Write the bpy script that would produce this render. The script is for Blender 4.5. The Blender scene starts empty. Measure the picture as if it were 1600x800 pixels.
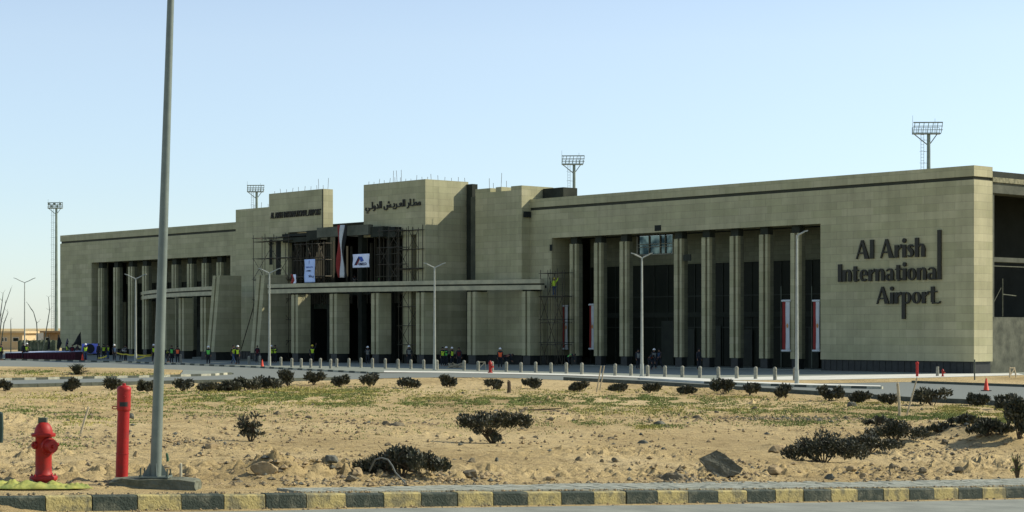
import bpy, bmesh, math, random
from mathutils import Vector, Matrix, noise
R = math.radians
random.seed(7)
C = bpy.context.scene.collection
sc = bpy.context.scene

# ------------------------------------------------------------------ camera, sky, sun
F = 2950.0; HY = 515.0; CZ = 2.4; GZ = -0.9
cam = bpy.data.objects.new('camera', bpy.data.cameras.new('camera')); C.objects.link(cam)
cam.location = (0, 0, CZ); cam.rotation_euler = (R(90), 0, 0)
cam.data.sensor_width = 36; cam.data.lens = 36*F/1600
cam.data.shift_y = (HY-400)/1600; cam.data.clip_end = 20000; cam.data.clip_start = .1
sc.camera = cam
SUN_TH, SUN_EL = 13.0, 35.5            # direction to the sun: degrees from +X towards +Y, elevation
w = bpy.data.worlds.new('World'); sc.world = w; w.use_nodes = True
nt = w.node_tree; nt.nodes.clear()
sky = nt.nodes.new('ShaderNodeTexSky'); sky.sky_type = 'NISHITA'; sky.sun_disc = False
sky.sun_elevation = R(SUN_EL); sky.sun_rotation = R(90-SUN_TH)
sky.altitude = 0; sky.air_density = 1.0; sky.dust_density = .15; sky.ozone_density = 2.0
hs = nt.nodes.new('ShaderNodeHueSaturation'); hs.inputs['Saturation'].default_value = .86
mul = nt.nodes.new('ShaderNodeMix'); mul.data_type = 'RGBA'; mul.blend_type = 'MULTIPLY'
mul.inputs[0].default_value = 1; mul.inputs[7].default_value = (.96, 1.03, .95, 1)
bg = nt.nodes.new('ShaderNodeBackground'); bg.inputs[1].default_value = .13
out = nt.nodes.new('ShaderNodeOutputWorld')
tcw = nt.nodes.new('ShaderNodeTexCoord'); sx = nt.nodes.new('ShaderNodeSeparateXYZ'); rr = nt.nodes.new('ShaderNodeMapRange')
nt.links.new(tcw.outputs['Generated'], sx.inputs[0]); nt.links.new(sx.outputs[2], rr.inputs[0])
rr.inputs[1].default_value = 0; rr.inputs[2].default_value = .15
hz = nt.nodes.new('ShaderNodeMix'); hz.data_type = 'RGBA'; hz.inputs[6].default_value = (.73, .845, 1.03, 1); hz.inputs[7].default_value = (1.12, 1.07, 1.06, 1)
nt.links.new(rr.outputs[0], hz.inputs[0]); nt.links.new(hz.outputs[2], mul.inputs[7])
nt.links.new(sky.outputs[0], hs.inputs['Color']); nt.links.new(hs.outputs[0], mul.inputs[6])
nt.links.new(mul.outputs[2], bg.inputs[0]); nt.links.new(bg.outputs[0], out.inputs[0])
sd = bpy.data.lights.new('sun', 'SUN'); sun = bpy.data.objects.new('sun', sd); C.objects.link(sun)
sd.energy = 4.9; sd.angle = R(.5); sd.color = (1, .93, .78)
L = Vector((math.cos(R(SUN_EL))*math.cos(R(SUN_TH)), math.cos(R(SUN_EL))*math.sin(R(SUN_TH)), math.sin(R(SUN_EL))))
sun.rotation_euler = L.to_track_quat('Z', 'Y').to_euler(); sun.location = (60, 20, 60)
vs = sc.view_settings; vs.view_transform = 'Standard'; vs.look = 'None'; vs.exposure = .28; vs.gamma = 1
vs.use_curve_mapping = False
sc.cycles.max_bounces = 6; sc.cycles.diffuse_bounces = 3; sc.cycles.glossy_bounces = 2

# ------------------------------------------------------------------ helpers
class MB:
    def __init__(s): s.v = []; s.f = []; s.m = []
    def add(s, vs, fs, mi=0):
        n = len(s.v); s.v += [tuple(p) for p in vs]; s.f += [tuple(n+i for i in f) for f in fs]; s.m += [mi]*len(fs)
    def box(s, x0, x1, y0, y1, z0, z1, mi=0):
        x0, x1 = min(x0, x1), max(x0, x1); y0, y1 = min(y0, y1), max(y0, y1); z0, z1 = min(z0, z1), max(z0, z1)
        s.add([(x0,y0,z0),(x1,y0,z0),(x1,y1,z0),(x0,y1,z0),(x0,y0,z1),(x1,y0,z1),(x1,y1,z1),(x0,y1,z1)],
              [(0,3,2,1),(4,5,6,7),(0,1,5,4),(1,2,6,5),(2,3,7,6),(3,0,4,7)], mi)
    def hexa(s, p, mi=0):      # 4 bottom corners ccw then 4 top
        s.add(p, [(0,3,2,1),(4,5,6,7),(0,1,5,4),(1,2,6,5),(2,3,7,6),(3,0,4,7)], mi)
    def tube(s, a, b, r0, r1=None, n=8, mi=0, caps=True):
        a = Vector(a); b = Vector(b); r1 = r0 if r1 is None else r1
        d = (b-a)
        if d.length < 1e-6: return
        d.normalize(); u = d.orthogonal().normalized(); v = d.cross(u)
        ring = lambda c, r: [c+(u*math.cos(6.28318*i/n)+v*math.sin(6.28318*i/n))*r for i in range(n)]
        fs = [(i, (i+1) % n, n+(i+1) % n, n+i) for i in range(n)]
        if caps: fs += [tuple(range(n-1, -1, -1)), tuple(range(n, 2*n))]
        s.add(ring(a, r0)+ring(b, r1), fs, mi)
    def path(s, pts, r, n=6, mi=0):
        for i in range(len(pts)-1):
            ra = r[i] if isinstance(r, (list, tuple)) else r; rb = r[i+1] if isinstance(r, (list, tuple)) else r
            s.tube(pts[i], pts[i+1], ra, rb, n, mi)
    def lathe(s, prof, n=20, c=(0,0,0), axis='z', mi=0):
        vs = []; m = len(prof)
        for r, z in prof:
            for i in range(n):
                a = 6.28318*i/n
                p = (r*math.cos(a), r*math.sin(a), z)
                if axis == 'x': p = (p[2], p[0], p[1])
                if axis == 'y': p = (p[0], -p[2], p[1])
                vs.append((p[0]+c[0], p[1]+c[1], p[2]+c[2]))
        fs = [(j*n+i, j*n+(i+1) % n, (j+1)*n+(i+1) % n, (j+1)*n+i) for j in range(m-1) for i in range(n)]
        fs += [tuple(range(n-1, -1, -1)), tuple((m-1)*n+i for i in range(n))]
        s.add(vs, fs, mi)
    def prism(s, poly, h0, h1, mi=0, tf=None):     # poly (x,y), extruded in z
        n = len(poly); tf = tf or (lambda x, y, z: (x, y, z))
        vs = [tf(x, y, h0) for x, y in poly]+[tf(x, y, h1) for x, y in poly]
        fs = [tuple(range(n-1, -1, -1)), tuple(range(n, 2*n))]+[(i, (i+1) % n, n+(i+1) % n, n+i) for i in range(n)]
        s.add(vs, fs, mi)
    def build(s, name, mats, parent=None, smooth=False, bevel=0):
        me = bpy.data.meshes.new(name); me.from_pydata(s.v, [], s.f)
        mats = mats if isinstance(mats, (list, tuple)) else [mats]
        for m in mats: me.materials.append(m)
        if len(mats) > 1: me.polygons.foreach_set('material_index', s.m)
        if smooth: me.polygons.foreach_set('use_smooth', [True]*len(s.f))
        bm = bmesh.new(); bm.from_mesh(me); bmesh.ops.recalc_face_normals(bm, faces=bm.faces)
        if bevel:
            bmesh.ops.bevel(bm, geom=list(bm.edges), offset=bevel, segments=1, affect='EDGES')
        bm.to_mesh(me); bm.free(); me.update()
        if smooth: me.set_sharp_from_angle(angle=R(40))
        o = bpy.data.objects.new(name, me); C.objects.link(o)
        if parent: o.parent = parent
        return o
def tag(o, label=None, cat=None, group=None, kind=None):
    if label: o['label'] = label
    if cat: o['category'] = cat
    if group: o['group'] = group
    if kind: o['kind'] = kind
    return o
def empty(name, label, cat, loc=(0,0,0), rz=0, group=None, mat=None):
    o = bpy.data.objects.new(name, None); C.objects.link(o); o.empty_display_size = .3
    if mat is not None: o.matrix_world = mat
    else: o.location = loc; o.rotation_euler = (0, 0, rz)
    return tag(o, label, cat, group)
def copy_tree(o, parent=None):
    c = o.copy(); C.objects.link(c)
    if parent: c.parent = parent
    for ch in list(o.children): copy_tree(ch, c)
    return c

# ------------------------------------------------------------------ materials
def mat(name, col, rough=.85, col2=None, scale=1.5, detail=5, bump=0, bscale=20, metal=0, spec=.3, dist=.02, amt=1.0, coords='Object', lo=.35, hi=.65):
    m = bpy.data.materials.new(name); m.use_nodes = True; t = m.node_tree; N = t.nodes; K = t.links
    b = N['Principled BSDF']; b.inputs['Roughness'].default_value = rough; b.inputs['Metallic'].default_value = metal
    b.inputs['Specular IOR Level'].default_value = spec
    tc = N.new('ShaderNodeTexCoord')
    if col2 is None: col2 = tuple(c*.78 for c in col)
    n = N.new('ShaderNodeTexNoise'); n.inputs['Scale'].default_value = scale; n.inputs['Detail'].default_value = detail; n.inputs['Roughness'].default_value = .62
    K.new(tc.outputs[coords], n.inputs['Vector'])
    r = N.new('ShaderNodeValToRGB'); r.color_ramp.elements[0].position = lo; r.color_ramp.elements[1].position = hi
    r.color_ramp.elements[0].color = (*col2, 1); r.color_ramp.elements[1].color = (*col, 1)
    K.new(n.outputs['Fac'], r.inputs['Fac']); K.new(r.outputs['Color'], b.inputs['Base Color'])
    if bump:
        n2 = N.new('ShaderNodeTexNoise'); n2.inputs['Scale'].default_value = bscale; n2.inputs['Detail'].default_value = 6
        K.new(tc.outputs[coords], n2.inputs['Vector'])
        bp = N.new('ShaderNodeBump'); bp.inputs['Strength'].default_value = bump; bp.inputs['Distance'].default_value = dist
        K.new(n2.outputs['Fac'], bp.inputs['Height']); K.new(bp.outputs['Normal'], b.inputs['Normal'])
    return m
def stone_mat(name, c1, c2, mortar, bw=1.7, rh=.6, ms=.010, stain=.24):
    m = bpy.data.materials.new(name); m.use_nodes = True; t = m.node_tree; N = t.nodes; K = t.links
    b = N['Principled BSDF']; b.inputs['Roughness'].default_value = .8; b.inputs['Specular IOR Level'].default_value = .25
    tc = N.new('ShaderNodeTexCoord'); sp = N.new('ShaderNodeSeparateXYZ'); K.new(tc.outputs['Object'], sp.inputs[0])
    ad = N.new('ShaderNodeMath'); ad.operation = 'ADD'; K.new(sp.outputs[0], ad.inputs[0]); K.new(sp.outputs[1], ad.inputs[1])
    cb = N.new('ShaderNodeCombineXYZ'); K.new(ad.outputs[0], cb.inputs[0]); K.new(sp.outputs[2], cb.inputs[1])
    def brick(w_, off, a, c):
        br = N.new('ShaderNodeTexBrick'); K.new(cb.outputs[0], br.inputs['Vector'])
        br.inputs['Scale'].default_value = 1; br.inputs['Brick Width'].default_value = w_; br.inputs['Row Height'].default_value = rh
        br.inputs['Mortar Size'].default_value = ms; br.inputs['Mortar Smooth'].default_value = .3
        br.offset = off; br.squash = 1.0; br.inputs['Bias'].default_value = .1
        br.inputs['Color1'].default_value = (*a, 1); br.inputs['Color2'].default_value = (*c, 1); br.inputs['Mortar'].default_value = (*mortar, 1)
        return br
    b1 = brick(bw, .37, c1, c2)
    b2 = brick(bw*1.83, .5, (1, 1, 1), (.84, .87, .80)); b2.inputs['Mortar'].default_value = (.93, .93, .93, 1); b2.inputs['Mortar Size'].default_value = 0
    n = N.new('ShaderNodeTexNoise'); n.inputs['Scale'].default_value = .25; n.inputs['Detail'].default_value = 6; n.inputs['Roughness'].default_value = .7
    K.new(tc.outputs['Object'], n.inputs['Vector'])
    r = N.new('ShaderNodeMapRange'); r.inputs[1].default_value = .3; r.inputs[2].default_value = .7; r.inputs[3].default_value = 1-stain; r.inputs[4].default_value = 1.06
    K.new(n.outputs['Fac'], r.inputs[0])
    # vertical streaks of dust
    mp = N.new('ShaderNodeMapping'); mp.inputs['Scale'].default_value = (2.2, 2.2, .12); K.new(tc.outputs['Object'], mp.inputs[0])
    n3 = N.new('ShaderNodeTexNoise'); n3.inputs['Scale'].default_value = 1; n3.inputs['Detail'].default_value = 4; K.new(mp.outputs[0], n3.inputs['Vector'])
    r3 = N.new('ShaderNodeMapRange'); r3.inputs[1].default_value = .3; r3.inputs[2].default_value = .7; r3.inputs[3].default_value = .9; r3.inputs[4].default_value = 1.05
    K.new(n3.outputs['Fac'], r3.inputs[0])
    m1 = N.new('ShaderNodeMix'); m1.data_type = 'RGBA'; m1.blend_type = 'MULTIPLY'; m1.inputs[0].default_value = .8
    K.new(b1.outputs['Color'], m1.inputs[6]); K.new(b2.outputs['Color'], m1.inputs[7])
    m2 = N.new('ShaderNodeVectorMath'); m2.operation = 'SCALE'; K.new(m1.outputs[2], m2.inputs[0]); K.new(r.outputs[0], m2.inputs['Scale'])
    m3 = N.new('ShaderNodeVectorMath'); m3.operation = 'SCALE'; K.new(m2.outputs[0], m3.inputs[0]); K.new(r3.outputs[0], m3.inputs['Scale'])
    K.new(m3.outputs[0], b.inputs['Base Color'])
    n4 = N.new('ShaderNodeTexNoise'); n4.inputs['Scale'].default_value = 9; K.new(tc.outputs['Object'], n4.inputs['Vector'])
    bp = N.new('ShaderNodeBump'); bp.inputs['Strength'].default_value = .25; bp.inputs['Distance'].default_value = .02
    K.new(n4.outputs['Fac'], bp.inputs['Height']); K.new(bp.outputs['Normal'], b.inputs['Normal'])
    return m
M = {}
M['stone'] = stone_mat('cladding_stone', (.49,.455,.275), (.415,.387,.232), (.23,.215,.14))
M['stone_in'] = stone_mat('block_wall_and_fin_shade', (.22,.22,.14), (.18,.18,.115), (.10,.10,.07), 1.0, .4)  # block walls; also the column rears, darkened to paint their shade
M['trim'] = mat('trim_stone', (.495,.46,.29), .8, (.34,.325,.215), 1.2)
M['groove'] = mat('dark_groove', (.045,.048,.03), .8)
M['plinth'] = mat('plinth_granite', (.018,.02,.018), .5, (.03,.033,.028), 2.5)
M['conc'] = mat('raw_concrete', (.12,.125,.09), .95, (.06,.066,.046), .5, bump=.5, bscale=6)
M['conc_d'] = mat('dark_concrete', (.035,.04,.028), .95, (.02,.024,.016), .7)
M['conc_sunlit'] = mat('sunlit_rough_edge', (.30,.28,.17), .95, (.12,.12,.07), 3, bump=.8, bscale=8)  # paler concrete with the sunlight painted into its colour
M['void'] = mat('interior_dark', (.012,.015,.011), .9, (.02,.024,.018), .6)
M['glass_d'] = mat('dark_curtain_glass', (.009,.012,.007), .5, (.018,.022,.013), .3, spec=.12)
M['glass_b'] = mat('sky_glass', (.55,.68,.72), .08, (.35,.46,.48), .6, metal=1)
M['cement'] = mat('cement', (.16,.165,.115), .95, (.08,.088,.06), 6, bump=.8, bscale=18, dist=.03)
M['steel'] = mat('galvanised_steel', (.17,.20,.165), .5, (.13,.155,.13), 4, metal=.25, spec=.4)
M['steel_l'] = mat('pale_lamp_steel', (.40,.41,.35), .5, (.3,.32,.27), 3, metal=.1)
M['steel_d'] = mat('weathered_dark_steel', (.10,.12,.09), .6, (.06,.07,.05), 3, metal=.3)
M['mast'] = mat('mast_steel', (.22,.27,.22), .5, (.16,.2,.16), 1, metal=.3)
M['tube'] = mat('scaffold_tube', (.035,.04,.028), .6, (.07,.05,.03), 2, metal=.3)
M['plank'] = mat('scaffold_plank', (.09,.08,.05), .9, (.05,.045,.03), 3)
M['rust'] = mat('rusty_rebar', (.10,.07,.045), .9)
M['red'] = mat('hydrant_red', (.31,.014,.008), .55, (.19,.022,.014), 7, spec=.3, lo=.3, hi=.5, bump=.15, bscale=14)
M['redp'] = mat('pipe_red', (.34,.012,.009), .5, (.22,.020,.014), 6, spec=.3, lo=.3, hi=.5, bump=.15, bscale=14)
M['asph'] = mat('asphalt', (.20,.215,.18), .9, (.155,.17,.145), .35, bump=.3, bscale=40, coords='Generated')
M['asph2'] = mat('near_asphalt', (.24,.25,.20), .9, (.17,.18,.145), 1.2, bump=.5, bscale=60)
M['mull'] = mat('dull_frame', (.036,.042,.028), .7, (.024,.028,.02), 1)
M['kb'] = mat('kerb_black', (.033,.045,.033), .85, (.11,.115,.08), 5, bump=.9, bscale=30, detail=10, lo=.33, hi=.5)
M['ky'] = mat('kerb_yellow', (.38,.315,.125), .85, (.17,.155,.085), 5, bump=.9, bscale=30, detail=10, lo=.40, hi=.56)
M['kw'] = mat('kerb_white', (.5,.48,.35), .85, (.32,.31,.22), 3)
M['kd'] = mat('kerb_dark', (.06,.068,.05), .85, (.10,.11,.08), 3)
M['pave_w'] = mat('sunlit_pale_pavement', (.62,.61,.52), .9, (.5,.5,.42), 1)  # sunlit tone of the forecourt strips, shared by the median
M['pave_g'] = mat('grey_pavement', (.23,.25,.2), .9, (.17,.19,.15), .8)
M['bollard'] = mat('concrete_bollard', (.32,.31,.24), .9, (.19,.19,.145), 6)
M['black'] = mat('sign_black', (.022,.022,.014), .6, (.03,.028,.018), 3)
M['wood'] = mat('weathered_wood', (.5,.42,.27), .9, (.35,.3,.19), 6)
M['orange'] = mat('cone_orange', (.75,.07,.025), .6, (.62,.05,.02), 4)
M['rub'] = mat('black_rubber', (.02,.02,.018), .8)
M['leaf'] = mat('dry_dark_leaf', (.055,.060,.032), .65, (.032,.037,.02), 3, spec=.35)
M['leaf2'] = mat('greyish_leaf', (.12,.115,.075), .7, (.06,.06,.035), 3, spec=.35)
M['twig'] = mat('twig', (.10,.075,.045), .9)
M['grass'] = mat('weed_green', (.20,.235,.06), .8, (.11,.145,.035), 1.2)
M['grassy'] = mat('weed_yellow', (.42,.37,.10), .8, (.22,.22,.06), 1.2)
M['rock'] = mat('desert_rock', (.20,.165,.10), .95, (.09,.08,.05), 5, bump=.8, bscale=14, dist=.04)
M['rockg'] = mat('grey_rock', (.14,.14,.105), .9, (.07,.074,.055), 6, bump=.8, bscale=14, dist=.04)
M['clod'] = mat('sand_clod', (.36,.27,.14), 1, (.22,.165,.085), 5, bump=.8, bscale=14, dist=.03)
M['skin'] = mat('brown_skin', (.22,.12,.07), .7)
M['cloth_d'] = mat('dark_cloth', (.02,.024,.03), .9)
M['cloth_b'] = mat('blue_cloth', (.05,.09,.16), .9)
M['cloth_g'] = mat('grey_cloth', (.22,.23,.2), .9)
M['cloth_m'] = mat('maroon_cloth', (.12,.015,.02), .9)
M['hv_y'] = mat('hi_vis_yellow', (.55,.78,.05), .8, (.48,.68,.04))
M['hv_g'] = mat('hi_vis_green', (.12,.55,.10), .8)
M['hv_o'] = mat('hi_vis_orange', (.95,.16,.05), .8)
M['helm_w'] = mat('helmet_white', (.8,.8,.75), .5)
M['helm_y'] = mat('helmet_yellow', (.75,.6,.05), .5)
M['hair'] = mat('dark_hair', (.01,.01,.01), .8)
M['fl_red'] = mat('flag_red', (.26,.03,.022), .85, (.19,.02,.015), 1)
M['fl_white'] = mat('flag_white', (.56,.58,.56), .85, (.46,.49,.48), 1)
M['fl_black'] = mat('flag_black', (.02,.022,.02), .9)
M['fl_gold'] = mat('flag_gold', (.6,.28,.10), .85)
M['ban_w'] = mat('banner_white', (.78,.84,.95), .8, (.66,.72,.88), 1)
M['ban_lb'] = mat('banner_pale_blue', (.52,.66,.95), .8, (.46,.6,.88), 1)
M['ban_b'] = mat('banner_blue', (.05,.11,.42), .8)
M['ban_n'] = mat('banner_navy', (.02,.025,.07), .8)
M['ban_v'] = mat('banner_violet_blue', (.22,.26,.78), .8, (.18,.22,.68), 1)
M['pole_blk'] = mat('label_black', (.03,.035,.03), .6)
M['tape'] = mat('barrier_tape_yellow', (.62,.52,.06), .6)
M['sheet'] = mat('yellow_green_sheet', (.36,.35,.08), .8, (.16,.20,.05), 5, bump=.6, bscale=12)
M['house'] = mat('beige_render', (.55,.42,.23), .95, (.45,.34,.19), .6)
M['whitew'] = mat('pale_wall', (.62,.60,.50), .95)
M['brown'] = mat('brown_roof', (.28,.19,.10), .95)
M['green_p'] = mat('green_plastic', (.03,.10,.05), .6)
M['dgreen'] = mat('dark_green_post', (.02,.045,.035), .6)
M['maroon'] = mat('maroon_skirt', (.055,.010,.018), .95, (.035,.006,.012), 2)
M['hose'] = mat('grey_hose', (.14,.15,.13), .6)

# sand: three tones by noise + pebbles + bump
def sand_mat():
    m = bpy.data.materials.new('desert_sand'); m.use_nodes = True; t = m.node_tree; N = t.nodes; K = t.links
    b = N['Principled BSDF']; b.inputs['Roughness'].default_value = 1; b.inputs['Specular IOR Level'].default_value = .1
    tc = N.new('ShaderNodeTexCoord')
    def nz(scale, det=6, rough=.65, vec=None, sc3=None):
        n = N.new('ShaderNodeTexNoise'); n.inputs['Scale'].default_value = scale; n.inputs['Detail'].default_value = det; n.inputs['Roughness'].default_value = rough
        if sc3:
            mp = N.new('ShaderNodeMapping'); mp.inputs['Scale'].default_value = sc3; K.new(tc.outputs['Object'], mp.inputs[0]); K.new(mp.outputs[0], n.inputs['Vector'])
        else: K.new(tc.outputs['Object'], n.inputs['Vector'])
        return n
    def ramp(src, stops):
        r = N.new('ShaderNodeValToRGB'); e = r.color_ramp.elements
        e[0].position, e[0].color = stops[0][0], (*stops[0][1], 1); e[1].position, e[1].color = stops[-1][0], (*stops[-1][1], 1)
        for p, c in stops[1:-1]: x = e.new(p); x.color = (*c, 1)
        K.new(src.outputs['Fac'], r.inputs['Fac']); return r
    def mixc(kind, a, c, fac=1.0):
        x = N.new('ShaderNodeMix'); x.data_type = 'RGBA'; x.blend_type = kind
        if isinstance(fac, float): x.inputs[0].default_value = fac
        else: K.new(fac, x.inputs[0])
        K.new(a, x.inputs[6]); K.new(c, x.inputs[7]); return x
    a = ramp(nz(.12, 7, .7, sc3=(1, .55, 1)), [(.32, (.29,.215,.10)), (.47, (.42,.32,.155)), (.64, (.51,.40,.21))])
    c = ramp(nz(2.2, 8, .72), [(.32, (.45,.43,.37)), (.47, (1,1,1)), (.7, (1.16,1.14,1.06))])
    x = mixc('MULTIPLY', a.outputs[0], c.outputs[0])
    # fine pebbles
    v = N.new('ShaderNodeTexVoronoi'); v.inputs['Scale'].default_value = 7; K.new(tc.outputs['Object'], v.inputs['Vector'])
    pr = N.new('ShaderNodeMapRange'); pr.inputs[1].default_value = .10; pr.inputs[2].default_value = .22; pr.inputs[3].default_value = 1; pr.inputs[4].default_value = 0
    K.new(v.outputs['Distance'], pr.inputs[0])
    pn = N.new('ShaderNodeMapRange'); pn.inputs[1].default_value = .5; pn.inputs[2].default_value = .62; K.new(nz(.6, 4).outputs['Fac'], pn.inputs[0])
    mm = N.new('ShaderNodeMath'); mm.operation = 'MULTIPLY'; K.new(pr.outputs[0], mm.inputs[0]); K.new(pn.outputs[0], mm.inputs[1])
    col = N.new('ShaderNodeRGB'); col.outputs[0].default_value = (.19,.155,.10,1)
    x = mixc('MIX', x.outputs[2], col.outputs[0], mm.outputs[0])
    K.new(x.outputs[2], b.inputs['Base Color'])
    n0 = nz(2.6, 7, .75); b0 = N.new('ShaderNodeBump'); b0.inputs['Strength'].default_value = 1; b0.inputs['Distance'].default_value = .13
    K.new(n0.outputs['Fac'], b0.inputs['Height'])
    n1 = nz(9, 8, .7); bp = N.new('ShaderNodeBump'); bp.inputs['Strength'].default_value = .9; bp.inputs['Distance'].default_value = .05
    K.new(n1.outputs['Fac'], bp.inputs['Height']); K.new(b0.outputs['Normal'], bp.inputs['Normal']); K.new(bp.outputs['Normal'], b.inputs['Normal'])
    return m
M['sand'] = sand_mat()

# ------------------------------------------------------------------ terrain
KP = (-5.5, 27.1); KD = (.823, .568); KN = (-.568, .823)
def tw(x, y):
    dx, dy = x-KP[0], y-KP[1]
    return dx*KD[0]+dy*KD[1], dx*KN[0]+dy*KN[1]
def xy(t, w_): return KP[0]+t*KD[0]+w_*KN[0], KP[1]+t*KD[1]+w_*KN[1]
def base_t(t):
    b = .02-.042*t
    b = min(b, .5)
    q = (b-GZ)/.08
    return GZ+.08*(q if q > 30 else math.log1p(math.exp(q)))
def lerp_tab(tab, x):
    if x <= tab[0][0]: return tab[0][1]
    for (a, b), (c, d) in zip(tab, tab[1:]):
        if x <= c: return b+(d-b)*(x-a)/(c-a)
    return tab[-1][1]
# near edge of the airport road as seen from the field: (px, py)
NEAR_EDGE = [(-700,612),(0,606),(250,600),(400,597),(520,594),(600,591),(700,589.5),(800,590.5),(880,594),(1000,600),(1100,606),(1260,616),(1320,619.5),(1420,627),(1540,632),(1600,637),(1800,652),(2300,690)]
def G(px, py, z=GZ):
    Y = (CZ-z)*F/(py-HY); return ((px-800)/F*Y, Y)
def road_depth(k):
    py = lerp_tab(NEAR_EDGE, 800+k*F); return (CZ-GZ)*F/(py-HY)
def sstep(a, b, x):
    x = max(0, min(1, (x-a)/(b-a))); return x*x*(3-2*x)
MOUNDS = []      # (x, y, rx, ry, h)
def H(x, y):
    t, w_ = tw(x, y); z = base_t(t)
    if w_ < .3: return z-.015
    if w_ < 1.75: return z-.03
    yr = road_depth(x/max(y, 1))
    e = sstep(1.75, 3.2, w_)*(1-sstep(yr-2.5, yr-.5, y)) if y < yr+1 else 0
    if y > yr-.3:
        z = GZ-.04
        if y > 700: z += sstep(700, 1500, y)*(4.5+3*noise.noise(Vector((x*.002, y*.001, 3))))
        return z
    if e > 0:
        p = Vector((x, y, 0))
        big = noise.noise(p*.11+Vector((5, 1, 0)))*.10
        mid = noise.fractal(p*.55, .9, 2.1, 3)*.045
        rg = .45+max(0, noise.noise(p*.23+Vector((9, 4, 2))))*2.4+max(0, 1-abs(w_-4.5)/4)*1.1; fine = abs(noise.noise(p*2.6))*.085*rg
        fine += abs(noise.noise(p*6.1))*.05*rg+max(0, noise.noise(p*3.7+Vector((1,7,0)))-.25)*.16*rg
        trk = 1-.75*math.exp(-((w_-17-2*math.sin(t*.12))/3.2)**2)*sstep(-4, 3, t); z += e*(big+mid*trk+fine*trk-.02)
        for mx, my, rx, ry, h in MOUNDS:
            d = ((x-mx)/rx)**2+((y-my)/ry)**2
            if d < 6: z += h*math.exp(-d)*(1+.35*noise.noise(p*1.7))
    return z
def hit(px, py, hf=None):
    k = (px-800)/F; s = (py-HY)/F; y = 28.0
    y = 26.0
    while y < 400:
        if CZ-s*y <= (hf or H)(k*y, y): break
        y *= 1.003
    return (k*y, y)
def add_mound(px, py, wpx, dep, h):
    x, y = hit(px, py); MOUNDS.append((x, y, wpx/F*y, dep, h))
for a in [(412,741,30,.5,.08),(450,742,30,.5,.08),(1490,690,70,1.6,.46),(1420,700,45,1.0,.22),(1570,688,60,1.4,.30),(430,735,60,1.0,.16),(600,738,60,.9,.16),(730,738,45,.7,.10),
          (1125,738,45,.9,.12),(1290,752,50,.7,.06),(330,710,60,1.2,.12),(70,690,40,1.2,.10),(1060,748,26,.5,.12),(480,735,40,.6,.12),(1210,700,28,.7,.15)]: add_mound(*a)

def make_ground():
    ks = []
    k = -1.3
    while k < 1.15:
        ks.append(k); a = abs(k); k += .0013 if a < .285 else (.004 if a < .36 else .05)
    gs = [1.0]; g = 1.0
    while g < 200:
        st = .0028*g**1.1 if g < 4.2 else .02*g**1.6
        g += st; gs.append(g)
    vs = []; nk = len(ks)
    for g in gs:
        for k in ks:
            t = (27.1*k+5.5)/(.823-.568*k); y0 = 27.1+.568*t+.20    # a row starts inside the kerb
            y = y0*g; x = k*y
            vs.append((x, y, H(x, y)))
    fs = [(j*nk+i, j*nk+i+1, (j+1)*nk+i+1, (j+1)*nk+i) for j in range(len(gs)-1) for i in range(nk-1)]
    b = MB(); b.add(vs, fs)
    # gutter side of the kerb and everything towards and behind the camera
    ts = [-300, -120, -60]+[i*1.0 for i in range(-30, 60)]+[80, 150, 400]
    ws = [.1, 0, -.3, -.6, -1.5, -4, -9, -30, -120]
    vs = []
    for w_ in ws:
        for t in ts:
            x, y = xy(t, w_); vs.append((x, y, base_t(t)-.218))
    nt_ = len(ts)
    b.add(vs, [(j*nt_+i, j*nt_+i+1, (j+1)*nt_+i+1, (j+1)*nt_+i) for j in range(len(ws)-1) for i in range(nt_-1)])
    o = b.build('ground', M['sand'], smooth=True); o.data.polygons.foreach_set('use_smooth', [True]*len(o.data.polygons)); tag(o, kind='structure')
make_ground()

def sheet(name, pts, z, m, th=0):
    b = MB()
    if th: b.prism(pts, z-th, z)
    else: b.add([(x, y, z) for x, y in pts], [tuple(range(len(pts)))])
    o = b.build(name, m); 
    if not th:
        me = o.data
        if me.polygons[0].normal.z < 0: me.flip_normals()
    return tag(o, kind='structure')
# camera side road: strip in kerb coordinates with a wavy sandy edge
def near_road():
    ts = [-200, -60]+[i*.5 for i in range(-40, 120)]+[80, 300]
    b = MB(); vs = []
    for t in ts:
        e = -.42-.14*noise.noise(Vector((t*.35, 0, 0)))-.05*noise.noise(Vector((t*1.7, 3, 0)))
        for w_ in (e, -4, -10):
            x, y = xy(t, w_); vs.append((x, y, base_t(t)-.205))
    b.add(vs, [(i*3+j, i*3+j+1, i*3+j+4, i*3+j+3) for i in range(len(ts)-1) for j in range(2)])
    tag(b.build('road', M['asph2']), kind='structure')
near_road()
def gutter_pile():
    b = MB(); vs = []; n = 26; tc_ = -2.2
    for j in range(n+1):
        for i in range(n+1):
            t = tc_+(i/n-.5)*2.2; w_ = -.62*(j/n); x, y = xy(t, w_)
            h_ = .15*math.exp(-((t-tc_)/.55)**2)*(1-j/n)**1.2*(1+.5*noise.noise(Vector((x*5, y*5, 0))))+.02*abs(noise.noise(Vector((x*14, y*14, 1))))
            vs.append((x, y, base_t(t)-.222+max(0, h_)))
    b.add(vs, [(j*(n+1)+i, j*(n+1)+i+1, (j+1)*(n+1)+i+1, (j+1)*(n+1)+i) for j in range(n) for i in range(n)]); tag(b.build('sand_drift', M['sand'], smooth=True), kind='structure')
gutter_pile()
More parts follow.
